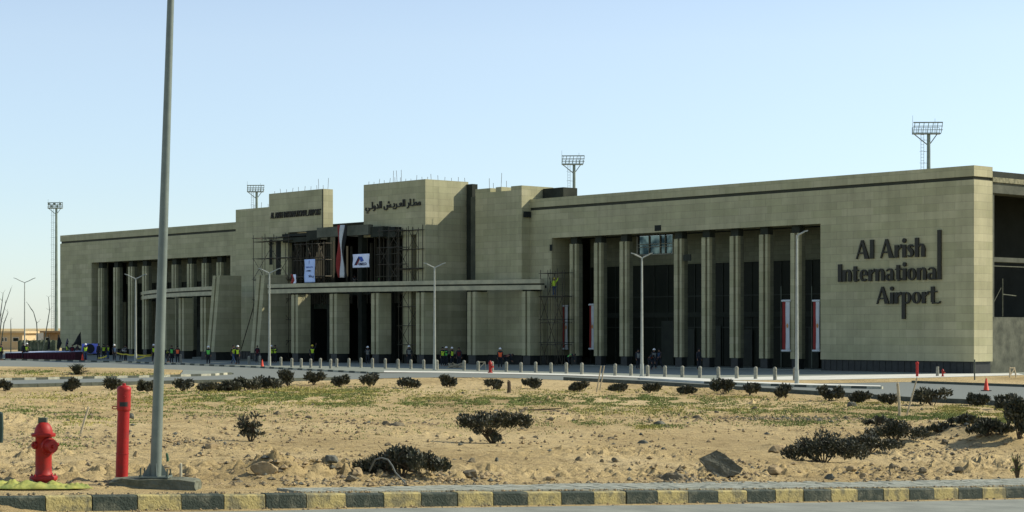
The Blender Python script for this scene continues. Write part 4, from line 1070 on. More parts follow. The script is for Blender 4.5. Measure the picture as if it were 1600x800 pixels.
def pole_flag(px, py, top, pts, m, label, rz=0):
    x, y = G(px, py); hh = CZ-(top-HY)/F*y-GZ; o = empty('flag', label, 'flag', (x, y, GZ), rz, 'flags held up on the left forecourt')
    b = MB(); b.tube((0,0,0), (.1,0,hh), .035, .02, 6); b.build('pole', M['wood'], o)
    b = MB(); s_ = y/F; P3 = [((a-px)*s_, CZ-(c-HY)/F*y-GZ) for a, c in pts]
    n = len(P3); vs = []
    cx = sum(p[0] for p in P3)/n; cz = sum(p[1] for p in P3)/n
    vs = [(p[0], .12*math.sin(i*2.1), p[1]) for i, p in enumerate(P3)]+[(cx, -.18, cz)]
    b.add(vs, [(i, (i+1) % n, n) for i in range(n)]); c = b.build('cloth', m, o); md = c.modifiers.new('thickness', 'SOLIDIFY'); md.thickness = .02
pole_flag(127, 560, 517, [(126,518),(127,541),(120,538),(112,541),(117,533),(121,526)], M['fl_black'], 'large black triangular flag beside the violet blue banner')
pole_flag(105, 560, 528, [(105,528),(107,533),(106,541),(102,546),(102,538)], M['ban_n'], 'narrow dark blue furled flag left of the black triangular flag')
pole_flag(91, 560, 521, [(91,522),(94,529),(97,536),(92,548),(88,544),(90,533)], M['fl_black'], 'furled dark flag with a red tip near the corner of the terminal')
pole_flag(76, 560, 522, [(76,523),(78,533),(78,546),(74,546),(75,533)], M['fl_black'], 'narrow furled black flag between mast and stage')
b = MB(); x, y = G(92, 545); 
def tape(pts, label):
    b = MB(); V = [Vector((*G(px, 566), CZ-(py-HY)/F*G(px, 566)[1])) for px, py in pts]
    for a, c in zip(V, V[1:]):
        n = 6
        for i in range(n):
            p = a.lerp(c, i/n); q_ = a.lerp(c, (i+1)/n); p = p-Vector((0,0,.06*math.sin(3.14*i/n))); q_ = q_-Vector((0,0,.06*math.sin(3.14*(i+1)/n)))
            b.hexa([tuple(p+Vector((0,-.01,-.06))), tuple(q_+Vector((0,-.01,-.06))), tuple(q_+Vector((0,.01,-.06))), tuple(p+Vector((0,.01,-.06))), tuple(p+Vector((0,-.01,.06))), tuple(q_+Vector((0,-.01,.06))), tuple(q_+Vector((0,.01,.06))), tuple(p+Vector((0,.01,.06)))])
    tag(b.build('barrier_tape', M['tape']), label, 'barrier tape')
tape([(183,551.5),(197,553.5),(212,554.5),(240,554.5)], 'yellow barrier tape running level left of the near lamp post')
tape([(213,560.5),(228,556.5),(240,554)], 'yellow barrier tape slanting up towards the near lamp post')
tape([(153,559.5),(167,556)], 'short yellow barrier tape right of the violet blue banner')

# ------------------------------------------------------------------ people
def skin_mesh(verts, edges, radii, sub=1):
    me = bpy.data.meshes.new('p'); me.from_pydata(verts, edges, []); o = bpy.data.objects.new('tmp', me); C.objects.link(o)
    md = o.modifiers.new('s', 'SKIN'); md.use_smooth_shade = True
    me.skin_vertices.new() if not me.skin_vertices else None
    for i, r in enumerate(radii): me.skin_vertices[0].data[i].radius = r if isinstance(r, tuple) else (r, r)
    me.skin_vertices[0].data[0].use_root = True
    if sub: m2 = o.modifiers.new('u', 'SUBSURF'); m2.levels = sub; m2.render_levels = sub
    bpy.context.view_layer.update(); dg = bpy.context.evaluated_depsgraph_get(); r_ = bpy.data.meshes.new_from_object(o.evaluated_get(dg))
    bpy.data.objects.remove(o); r_.materials.clear(); return r_
def pose(kind):
    """joints of a 1.75 m figure facing -Y"""
    J = dict(pel=(0,0,.95), bel=(0,.01,1.10), chest=(0,.01,1.32), neck=(0,0,1.48), head=(0,-.02,1.58), crown=(0,-.01,1.68), nose=(0,-.10,1.60),
             ls=(-.18,.01,1.42), le=(-.23,.02,1.14), lw=(-.25,-.06,.90), lh=(-.25,-.08,.80), rs=(.18,.01,1.42), re=(.23,.02,1.14), rw=(.25,-.06,.90), rh=(.25,-.08,.80),
             lk=(-.11,-.02,.50), la=(-.12,.03,.09), lt=(-.14,-.14,.04), rk=(.11,-.02,.50), ra=(.12,.03,.09), rt=(.14,-.14,.04), lp=(-.10,0,.88), rp=(.10,0,.88))
    if kind == 'hold': J.update(le=(-.25,-.08,1.18), lw=(-.16,-.30,1.22), lh=(-.13,-.38,1.25), re=(.25,-.06,1.18), rw=(.16,-.30,1.26), rh=(.13,-.38,1.30))
    if kind == 'reach': J.update(re=(.30,-.06,1.55), rw=(.34,-.14,1.80), rh=(.34,-.17,1.89), lk=(-.12,-.10,.50), la=(-.13,-.02,.09), lt=(-.14,-.19,.04))
    if kind == 'walk': J.update(lk=(-.11,-.16,.52), la=(-.11,-.26,.12), lt=(-.12,-.42,.08), rk=(.11,.08,.50), ra=(.11,.28,.14), rt=(.12,.16,.05), le=(-.24,.14,1.18), lw=(-.24,.10,.92), lh=(-.24,.06,.83), re=(.24,-.1,1.18), rw=(.22,-.28,1.02), rh=(.21,-.35,.96))
    if kind == 'bend': J.update(bel=(0,-.10,1.06), chest=(0,-.30,1.12), neck=(0,-.46,1.15), head=(0,-.56,1.14), crown=(0,-.65,1.17), nose=(0,-.60,1.05), ls=(-.17,-.40,1.15), le=(-.2,-.46,.88), lw=(-.16,-.56,.66), lh=(-.15,-.60,.57), rs=(.17,-.40,1.15), re=(.2,-.46,.88), rw=(.16,-.56,.66), rh=(.15,-.60,.57), lk=(-.12,-.1,.50), rk=(.12,-.1,.50))
    return J
def hand_fingers(J, s):
    h_ = Vector(J[s+'h']); w_ = Vector(J[s+'w']); d = (h_-w_).normalized(); side = d.cross(Vector((0, 1, 0.2))).normalized(); nrm = side.cross(d); sg = -1 if s == 'l' else 1
    f = [h_+side*(.03*i)*.9+d*(.055+.01*(1-abs(i)))+nrm*.012 for i in (-1.1, -.35, .35, 1.1)]
    return f, h_+Vector((-sg*.05, -.03, .01))
def make_pose(kind):
    J = pose(kind); names = list(J.keys()); V = [J[n] for n in names]; I = {n: i for i, n in enumerate(names)}
    Rr = dict(pel=(.16,.12), bel=(.145,.105), chest=(.17,.12), neck=.058, head=(.078,.095), crown=(.065,.075), nose=.018, ls=.07, rs=.07, le=.047, re=.047, lw=.032, rw=.032, lh=(.042,.03), rh=(.042,.03),
              lp=.095, rp=.095, lk=.062, rk=.062, la=.042, ra=.042, lt=(.045,.03), rt=(.045,.03))
    E = [('pel','bel'),('bel','chest'),('chest','neck'),('neck','head'),('head','crown'),('head','nose'),('chest','ls'),('ls','le'),('le','lw'),('lw','lh'),('chest','rs'),('rs','re'),('re','rw'),('rw','rh'),
         ('pel','lp'),('lp','lk'),('lk','la'),('la','lt'),('pel','rp'),('rp','rk'),('rk','ra'),('ra','rt')]
    E = [(I[a], I[c]) for a, c in E]; rad = [Rr[n] for n in names]
    for s_ in 'lr':
        fs, th = hand_fingers(J, s_)
        for p in fs+[th]: V.append(tuple(p)); rad.append(.010); E.append((I[s_+'h'], len(V)-1))
    order = {'body': skin_mesh(V, E, rad, 1)}
    def sub(nm, ns, es, rr, lv=1): order[nm] = skin_mesh([J[n] if isinstance(n, str) else n for n in ns], es, rr, lv)
    sub('vest', ['bel','chest',tuple(Vector(J['neck'])*.85+Vector(J['chest'])*.15),'ls','rs','pel'], [(0,1),(1,2),(1,3),(1,4),(0,5)], [(.165,.125),(.19,.14),.075,.092,.092,(.17,.13)])
    sub('trousers', ['pel','lp','lk','la','rp','rk','ra'], [(0,1),(1,2),(2,3),(0,4),(4,5),(5,6)], [(.168,.128),.108,.078,.062,.108,.078,.062])
    sub('sleeves', ['chest','ls','le','lw','rs','re','rw'], [(0,1),(1,2),(2,3),(0,4),(4,5),(5,6)], [.14,.082,.06,.044,.082,.06,.044])
    # helmet: dome and brim oriented along neck->crown
    up = (Vector(J['crown'])-Vector(J['neck'])).normalized(); c = Vector(J['crown'])-up*.02; q_ = up.to_track_quat('Z', 'Y')
    b = MB(); b.lathe([(.15,-.012),(.152,0),(.118,.008),(.112,.05),(.09,.095),(.05,.122),(.0001,.13)], 12); me = bpy.data.meshes.new('helmet'); me.from_pydata([tuple(c+q_ @ Vector(v)) for v in b.v], [], b.f); order['helmet'] = me
    b = MB(); b.lathe([(.088,-.03),(.10,.0),(.095,.05),(.06,.085),(.0001,.095)], 10); me = bpy.data.meshes.new('hair'); me.from_pydata([tuple(c+q_ @ Vector(v)) for v in b.v], [], b.f); order['hair'] = me
    for m_ in order.values():
        m_.materials.clear(); m_.materials.append(M['cloth_d']); m_.polygons.foreach_set('use_smooth', [True]*len(m_.polygons))
    return order
POSES = {k: make_pose(k) for k in ('stand', 'hold', 'reach', 'walk', 'bend')}
def person(x, y, z, rz, kind, top, legs, head, label, hgt=1.74, sleeves=None):
    ps = POSES[kind]
    def mk(nm, me, m, par=None):
        o = bpy.data.objects.new(nm, me); C.objects.link(o); o.parent = par
        o.material_slots[0].link = 'OBJECT'; o.material_slots[0].material = m; return o
    o = mk('person', ps['body'], M['skin']); o.location = (x, y, z); o.rotation_euler = (0, 0, rz); o.scale = (hgt/1.75,)*3
    mk('vest' if top in (M['hv_y'], M['hv_g'], M['hv_o']) else 'shirt', ps['vest'], top, o); mk('trousers', ps['trousers'], legs, o); mk('sleeves', ps['sleeves'], sleeves or M['cloth_d'], o)
    if head: mk('helmet', ps['helmet'], head, o)
    else: mk('hair', ps['hair'], M['hair'], o)
    return tag(o, label, 'person', 'people on the forecourt')
HY_, HG, HO = M['hv_y'], M['hv_g'], M['hv_o']; CD, CB, CG, CM = M['cloth_d'], M['cloth_b'], M['cloth_g'], M['cloth_m']; W_, Y_ = M['helm_w'], M['helm_y']
folk = [ # px, foot py, pose, top, legs, head, rz, label
 (2, 564, 'stand', HY_, CD, None, 2.5, 'person in yellow vest standing at the very left edge'),
 (42, 562, 'hold', HY_, CD, W_, 2.8, 'person in yellow vest and white helmet beside the far left lamp'),
 (36.5, 562, 'stand', CD, CD, None, 1, 'person in dark clothes beside the far left lamp'),
 (105, 562, 'hold', HY_, CD, None, 2, 'person in yellow vest behind the right end of the red stage'),
 (113, 563, 'stand', CM, CD, None, .5, 'person in maroon shirt behind the right end of the red stage'),
 (121, 562, 'walk', CD, CD, None, 1.5, 'person in dark clothes under the black triangular flag'),
 (133.5, 564, 'stand', HY_, CB, W_, .3, 'person in white helmet standing before the violet blue banner'),
 (154, 563, 'stand', CD, CD, None, -.5, 'person in black right beside the violet blue banner'),
 (162, 562, 'hold', HY_, CD, None, .4, 'person in yellow vest, first right of the violet blue banner'),
 (168.5, 562, 'stand', HY_, CB, None, -2, 'person in yellow vest, second right of the violet blue banner'),
 (178.5, 564, 'stand', CB, CD, W_, .8, 'person in blue shirt behind the left end of the tape'),
 (189, 564, 'bend', CG, CD, W_, .6, 'person in grey bending forward behind the barrier tape'),
 (196, 565, 'hold', CG, CD, None, -.6, 'person in grey shirt crouched by the barrier tape'),
 (240, 566, 'stand', HY_, CD, W_, .8, 'person in yellow vest partly behind the near lamp post'),
 (263, 567, 'bend', HY_, CD, Y_, -.8, 'person in yellow vest and yellow helmet just right of the near lamp post'),
 (268, 568, 'stand', HG, CD, None, .7, 'person in green vest just right of the near lamp post'),
 (277.5, 568, 'stand', HO, CD, None, .2, 'person in orange vest left of the slanted pylons'),
 (325.5, 570, 'stand', HG, CD, W_, .1, 'person in bright green vest alone before the left pylon'),
 (364.5, 570, 'walk', HY_, CB, None, 1.2, 'person in yellow vest, left of a pair at the raking prop'),
 (371.5, 570, 'stand', HY_, CD, W_, -.5, 'person in yellow vest and white helmet, right of a pair at the raking prop'),
 (402, 568, 'stand', CM, CD, None, .5, 'person in dark red shirt left of the lamp before the scaffolding'),
 (424, 568, 'stand', HY_, CD, W_, .8, 'person with white helmet just right of the lamp before the scaffolding'),
 (430, 568, 'hold', HY_, CD, None, -.6, 'person in yellow vest second right of the lamp before the scaffolding'),
 (488, 568, 'reach', HY_, CD, Y_, .3, 'person in yellow vest before the glass strip of the entrance'),
 (574.5, 570, 'hold', CG, CD, W_, .1, 'person in white helmet in the dark entrance void'),
 (639, 570, 'stand', CG, CD, W_, .5, 'person in white helmet under the right entrance scaffold'),
 (691.5, 573, 'stand', HY_, CD, None, .5, 'person in yellow vest, leftmost of the group right of the Arabic sign lamp'),
 (697.5, 573, 'hold', HG, CD, W_, -.8, 'person in green vest in the group right of the Arabic sign lamp'),
 (706, 573, 'stand', HY_, CD, W_, .9, 'person in yellow vest and white helmet, rightmost of the group by the Arabic sign lamp'),
 (717, 574, 'stand', CM, CD, None, .2, 'person in dark red clothes right of the group by the Arabic sign lamp'),
 (781.5, 576, 'stand', HO, CD, W_, .1, 'person in orange vest and helmet before the block right of the entrance'),
 (790, 576, 'bend', CM, CD, None, 1.8, 'person in maroon bending beside the worker in orange'),
 (887.5, 575, 'bend', HG, CD, None, 1.6, 'person in green bending at the foot of the first column'),
 (997, 578, 'stand', CG, CD, None, .6, 'person in grey left of the clerestory lamp'),
 (1015.5, 579, 'bend', HO, CD, None, .4, 'person in orange vest bending beside the clerestory lamp'),
 (1022, 577, 'stand', CG, CD, W_, .3, 'person in white helmet beside the worker in orange at the clerestory lamp'),
 (1030, 577, 'walk', CB, CD, None, -.9, 'person in blue shirt, rightmost of the group at the clerestory lamp'),
 (1092, 579, 'stand', CD, CD, None, .7, 'person in black alone between columns of the right colonnade')]
for px, py, kd, tp, lg, hd, rz, lb in folk:
    x, y = G(px, py); person(x, y, GZ+.04, rz, kd, tp, lg, hd, lb, random.uniform(1.66, 1.8))
# worker on the scaffold deck at the canopy end
sW2 = S(866, 1.1); p = BM @ Vector((sW2, 1.1, 5.46)); person(p.x, p.y, p.z, .4, 'reach', HY_, CB, Y_, 'worker in yellow vest standing on the scaffold deck at the canopy end', 1.7, HY_)
p = BM @ Vector((S(606, 4), 5.0, 6.2)); person(p.x, p.y, p.z, .6, 'stand', HG, CD, None, 'worker in green vest inside the upper entrance void', 1.7)
p = BM @ Vector((S(566, 4), 5.0, 6.2)); person(p.x, p.y, p.z, .6, 'hold', CG, CD, None, 'worker in grey inside the upper entrance void', 1.7)

# ------------------------------------------------------------------ far left: houses, wall, reeds
def house(px0, px1, pyb, pyt, dep, label, m, roofm, wins=(), ov=.5):
    Y = (CZ-GZ)*F/(pyb-HY); x0 = (px0-800)/F*Y; x1 = (px1-800)/F*Y; zt = CZ-(pyt-HY)/F*Y-GZ
    o = empty('small_house', label, 'building', (x0, Y, GZ)); W2 = x1-x0
    b = MB(); b.box(0, W2, 0, dep, 0, zt-.35); wl_ = b.build('wall', m, o)
    b = MB(); b.box(-ov, W2+ov, -ov, dep+ov, zt-.35, zt); b.build('roof', roofm, o)
    for (a, c, z0, z1) in wins:
        b = MB(); b.box(W2*a, W2*c, -.06, -.01, z0, z1); f = b.build('window', M['whitew'], o); b = MB(); b.box(W2*a+.1, W2*c-.1, -.09, -.062, z0+.08, z1-.08); b.build('pane', M['glass_d'], f)
house(-60, 35, 546, 517.5, 9, 'single storey beige house at the far left edge', M['house'], M['house'], [(.66,.70,1.3,2.0),(.71,.75,1.3,2.0),(.84,.94,1.3,2.0)])
house(68, 97, 541, 517, 8, 'small brown flat roofed building right behind the tall left mast', M['brown'], M['brown'], [(.1,.3,1,1.8)], 1.4)
x0, y0 = G(30, 540); x1, y1 = G(72, 540); b = MB(); b.box(x0, x1, y0, y0+.3, GZ, CZ-(521-HY)/F*y0); b.box(x0-.1, x1+.1, y0-.05, y0+.35, CZ-(521-HY)/F*y0, CZ-(521-HY)/F*y0+.12); tag(b.build('boundary_wall', M['whitew']), 'pale boundary wall between the far beige house and the brown building', 'wall')
def fence_net():
    Y = (CZ-GZ)*F/(549-HY); x0 = (28-800)/F*Y; x1 = (90-800)/F*Y; h_ = CZ-(531-HY)/F*Y-GZ; o = empty('netting_fence', 'grey green netting fence left of the terminal corner', 'fence', (x0, Y, GZ))
    n = 40; b = MB(); vs = []
    for i in range(n+1):
        for z in (0, h_*random.uniform(.92, 1.02)): vs.append(((x1-x0)*i/n, .15*math.sin(i*1.3), z))
    b.add(vs, [(2*i, 2*i+2, 2*i+3, 2*i+1) for i in range(n)]); c = b.build('netting', mat('netting', (.16,.18,.11), .95, (.06,.07,.04), .9), o); md = c.modifiers.new('thickness', 'SOLIDIFY'); md.thickness = .03
    for i in range(6): b = MB(); b.tube(((x1-x0)*i/5, .2, 0), ((x1-x0)*i/5, .2, h_+.2), .06, .06, 6); b.build('fence_post', M['steel_d'], o)
fence_net()
x, y = G(43, 545); b = MB()
for i in range(40): b.path([(0,0,0)]*1+[(random.uniform(-1.2,1.2), random.uniform(-.5,.5), random.uniform(.5,1.8))], .0, 3) if False else None
def reeds(px, py, pts, label):
    x, y = G(px, py); o = empty('dry_reed', label, 'reed', (x, y, GZ)); 
    for pl in pts:
        b = MB(); V = [((a-px)/F*y, .1*i, CZ-(c-HY)/F*y-GZ) for i, (a, c) in enumerate(pl)]; b.path(V, [.07*(1-i/len(V))+.02 for i in range(len(V))], 5)
        for i in range(1, len(V)):
            p = Vector(V[i]); 
            for _ in range(2): b.tube(p, p+Vector((random.uniform(-.6,.6), 0, random.uniform(.2,.7))), .02, .01, 4)
        b.build('stem', M['steel_d'], o)
reeds(0, 552, [[(-4,552),(2,500),(8,475),(16,452)], [(-6,552),(0,495),(3,470),(4,458)], [(0,552),(6,505),(12,488)]], 'tall bare dry reeds at the left edge against the sky')
reeds(48, 552, [[(60,552),(57,505),(52,488),(43,475)], [(66,552),(74,505),(77,485),(75,464)]], 'two thin bent dry stems between far left lamp and mast')
reeds(17, 552, [[(17,552),(17,520),(16,500)]], 'short single dry stem near the far left lamp')

# ------------------------------------------------------------------ shrubs
def leaf_cloud(b, pts, n, size, rnd, drop=0):
    """pts = blobs (x, y, z, rx, ry, rz)"""
    wts = [p[3]*p[5] for p in pts]
    for _ in range(n):
        c = rnd.choices(pts, wts)[0]
        v = Vector((rnd.gauss(0, 1), rnd.gauss(0, 1), rnd.gauss(0, 1))).normalized()*(rnd.random()**.45)
        p = Vector((c[0]+v.x*c[3], c[1]+v.y*c[4], max(.02, c[2]+v.z*c[5])))
        out_ = Vector((v.x, v.y, abs(v.z)*.6+.35)).normalized()
        d = (out_+Vector((rnd.uniform(-.8, .8), rnd.uniform(-.8, .8), rnd.uniform(-.5, .9)))).normalized()
        s_ = size*rnd.uniform(.6, 1.4); w2 = d.orthogonal().normalized(); w2.rotate(Matrix.Rotation(rnd.random()*6.28, 3, d)); w2 *= s_*.22
        b.add([p-d*s_*.5, p+w2, p+d*s_*.5, p-w2], [(0,1,2,3)])
def shrub(px, py, wpx, hpx, n, label, seed, kind='round', name='shrub', leafm=None, hf=None, leaf=.16, base=None):
    rnd = random.Random(seed); x, y = hit(px, py) if base is None else base
    z0 = (H(x, y) if base is None else GZ+.16); W2 = wpx/F*y; Hh = hpx/F*y
    o = empty(name, label, 'shrub', (x, y, z0), 0, 'dark shrubs on the sand')
    pts = []; nb = 7 if kind == 'round' else 12
    for i in range(nb):
        if kind == 'tree':       # umbrella crown with open stems beneath
            cx = (-.40+.80*i/(nb-1))*W2; pts.append((cx, rnd.uniform(-.15, .15)*W2, Hh*(.72-.35*abs(cx)/W2+rnd.uniform(-.09, .06)), W2*.11, W2*.12, Hh*.20))
            if i < 6: pts.append((rnd.uniform(-.24, .24)*W2, rnd.uniform(-.1,.1)*W2, Hh*rnd.uniform(.12, .40), W2*.06, W2*.06, Hh*.10))
        elif kind == 'low':
            cx = (-.44+.88*i/(nb-1)+rnd.uniform(-.04,.04))*W2; pts.append((cx, rnd.uniform(-.2, .2)*W2, Hh*(.46-.42*abs(cx)/W2)*rnd.uniform(.8, 1.2), W2*.13, W2*.12, Hh*.34*(1-abs(cx)/W2)))
        elif kind == 'thin':
            cx = rnd.uniform(-.3, .3)*W2; pts.append((cx, rnd.uniform(-.15, .15)*W2, Hh*rnd.uniform(.25, .85), W2*.16, W2*.14, Hh*.12))
        else:
            cx = rnd.uniform(-.28, .28)*W2; pts.append((cx, rnd.uniform(-.22, .22)*W2, Hh*rnd.uniform(.30, .68), W2*.20, W2*.18, Hh*.30))
    b = MB(); leaf_cloud(b, pts, int(n*.58), leaf, rnd); k_ = len(b.f); leaf_cloud(b, pts, int(n*.42), leaf, rnd); b.m = [0]*k_+[1]*(len(b.f)-k_)
    b.build('foliage', [leafm or M['leaf'], leafm or M['leaf2']], o)
    b = MB()
    for p in pts[:9]:
        m_ = Vector((p[0]*.45, p[1]*.45, p[2]*.5)); b.path([(p[0]*.08, p[1]*.08, -.05), tuple(m_), (p[0], p[1], p[2]+p[5]*.6)], [.02, .014, .006], 5)
        for _ in range(4): b.tube(m_, m_+Vector((rnd.uniform(-.3,.3)*W2, rnd.uniform(-.2,.2)*W2, Hh*rnd.uniform(.2,.62))), .008, .003, 4)
    b.build('stem', M['twig'], o)
    return o
row = [(7,611,22,18),(112,612,26,22),(175,610,28,22),(229,612,24,20),(284,612,32,24),(322,612,28,18),(352,612,34,24),(385,611,34,26),(418,608,34,26),(450,604,32,30),(490,601,36,20),(532,605,32,22),(578,605,34,22),(640,607,32,21),(700,606,24,24),
 (770,609,26,18),(833,607,30,17),(905,612,34,17),(966,612,28,18),(1014,613,34,16),(1073,616,28,14),(1129,616,34,22),(1171,617,30,18),(1229,623,34,24),(1297,625,38,24),(1341,630,40,19),(1392,632,40,20),(1457,634,52,30),(1527,635,34,20),(1572,641,34,24)]
rl = ['at the far left edge','right below the palm like plant','behind the top of the red standpipe','just left of the near lamp post','first right of the near lamp post']
words_r = {7:'at the left edge of the far row',112:'under the palm like plant',175:'behind the red standpipe top',229:'just left of the near lamp post',284:'just right of the near lamp post',322:'left end of the dense hedge',352:'second in the dense hedge',385:'third in the dense hedge',418:'fourth in the dense hedge',450:'tall right end of the dense hedge',
 490:'first after the dense hedge',532:'below the bollards left of the entrance void',578:'below the entrance void',640:'left of the Arabic sign lamp',700:'right of the Arabic sign lamp',770:'small and thin left of the dead stump',833:'right of the dead stump',905:'left of the two thin stakes',966:'right of the two thin stakes',1014:'below the clerestory lamp',
 1073:'smallest right of the clerestory lamp',1129:'middle of the right colonnade',1171:'small and low under the right colonnade',1229:'just left of the single armed lamp',1297:'first right of the single armed lamp',1341:'second right of the single armed lamp',1392:'behind the upright pinkish stake',1457:'largest of the road row under the big sign',1527:'small and pointed left of the cone',1572:'by the cone at the right'}
for i, (px, py, a, c) in enumerate(row): shrub(px, py, a*(1.75 if 300 < px < 430 else 1.3), c*(.85 if 300 < px < 430 else random.Random(px).uniform(.9, 1.15)), 1100 if 300 < px < 430 else 850, 'dark roadside shrub '+words_r[px], 100+i, 'round', leaf=.19)
shrub(392, 690, 60, 50, 420, 'sparse dark shrub in the open sand at the left of the field', 1, 'thin', leaf=.12)
shrub(773, 693, 122, 56, 3600, 'wide dark bush with open stems in the middle of the field', 2, 'tree', leaf=.095)
shrub(628, 746, 132, 60, 4200, 'low spreading dark bush with a bent hose near the kerb', 3, 'low', leaf=.08)
shrub(1288, 722, 122, 60, 4600, 'dense black green mound of a bush near the right kerb', 4, 'low', leaf=.08)
shrub(1360, 708, 90, 38, 2300, 'dark bush right beside the dense mound bush', 5, 'low', leaf=.085)
shrub(1400, 690, 90, 42, 2300, 'dark bush creeping up the sand mound at the right', 6, 'low', leaf=.09)
shrub(1375, 665, 50, 18, 500, 'low dark bush behind the creeping bush at the right', 7, 'low', leaf=.14)
shrub(1470, 675, 56, 18, 500, 'low dark bush on top of the sand mound', 8, 'low', leaf=.12)
shrub(1545, 683, 66, 36, 1500, 'dark bush at the right end of the sand mound', 9, 'low', leaf=.12)
shrub(1592, 686, 60, 74, 3200, 'tall dark bush cut by the right edge of the photo', 10, 'round', leaf=.14)
shrub(1510, 664, 50, 20, 500, 'low dark bush behind the sand mound near the yellow weeds', 14, 'low', leaf=.13)
shrub(1590, 747, 26, 42, 90, 'tiny wiry weed at the right edge by the pavement', 11, 'thin', leaf=.06, leafm=M['grass'])
# palm-like plant on the island
def palmlet():
    x, y = G(119, 586, GZ+.15); o = empty('dwarf_palm', 'spiky dark palm like plant on the traffic island at the left', 'palm', (x, y, GZ+.15)); rnd = random.Random(5)
    for i in range(34):
        a = rnd.random()*6.28; el = rnd.uniform(.15, 1.35); ln = rnd.uniform(.8, 1.25); b = MB(); d = Vector((math.cos(a)*math.cos(el), math.sin(a)*math.cos(el), math.sin(el))); s_ = d.cross(Vector((0,0,1))).normalized()
        p = [d*ln*t-Vector((0,0,.35*ln*t*t)) for t in (0, .35, .7, 1)]; w_ = (.04, .10, .08, .005)
        b.add([q_+s_*v for q_, v in zip(p, w_)]+[q_-s_*v for q_, v in zip(p, w_)], [(j, j+1, j+5, j+4) for j in range(3)])
        for t in (.3, .5, .7, .85):
            for sg in (-1, 1): pc = d*ln*t-Vector((0,0,.35*ln*t*t)); b.add([pc, pc+s_*sg*.28+d*.22, pc+d*.09], [(0,1,2)])
        b.build('frond', M['leaf'], o)
palmlet()
# hose looping out of the low bush
x, y = hit(628, 752); b = MB(); s_ = y/F
V = [(-(50)*s_, -.1, 10*s_+.05), (-40*s_, -.25, 33*s_), (-30*s_, -.3, 36*s_), (-20*s_, -.3, 33*s_), (-13*s_, -.35, 24*s_), (-8*s_, -.4, 14*s_), (2*s_, -.45, 4*s_), (8*s_, -.5, -.03)]
b.path(V, .014, 8); o = b.build('hose', M['hose'], smooth=True); o.location = (x, y, H(x, y)); tag(o, 'grey hose arching out of the low spreading bush', 'hose')

# ------------------------------------------------------------------ rocks, gravel, weeds
def rock(px, py, wpx, hpx, m, label, seed, flat=.6, sink=.25):
    x, y = hit(px, py); W2 = wpx/F*y; Hh = hpx/F*y; rnd = random.Random(seed)
    bm = bmesh.new(); bmesh.ops.create_icosphere(bm, subdivisions=3, radius=1); off = Vector((seed*3.1, seed*1.7, 0))
    for v in bm.verts:
        d = v.co.normalized(); f = 1+.34*noise.noise(d*1.3+off)+.16*noise.noise(d*3.1+off)+.06*noise.noise(d*8+off)
        c = max(abs(d.x), abs(d.y), abs(d.z)); f *= .82+.25/c*.6
        v.co = Vector((d.x*W2*.5*f, d.y*W2*.38*f, d.z*Hh*.6*f))
    # knock flat facets
    for _ in range(9):
        n = Vector((rnd.gauss(0,1), rnd.gauss(0,1), abs(rnd.gauss(0,.8)))).normalized(); dmax = max(v.co.dot(n) for v in bm.verts)*rnd.uniform(.6, .8)
        for v in bm.verts:
            e = v.co.dot(n)-dmax
            if e > 0: v.co -= n*e*.92
    me = bpy.data.meshes.new('rock'); bm.to_mesh(me); bm.free(); me.materials.append(m)
    o = bpy.data.objects.new('rock', me); C.objects.link(o); o.location = (x, y, H(x, y)+Hh*.5*(1-sink)); o.rotation_euler = (0, 0, rnd.uniform(-.4, .4)); return tag(o, label, 'rock', 'rocks lying on the sand')
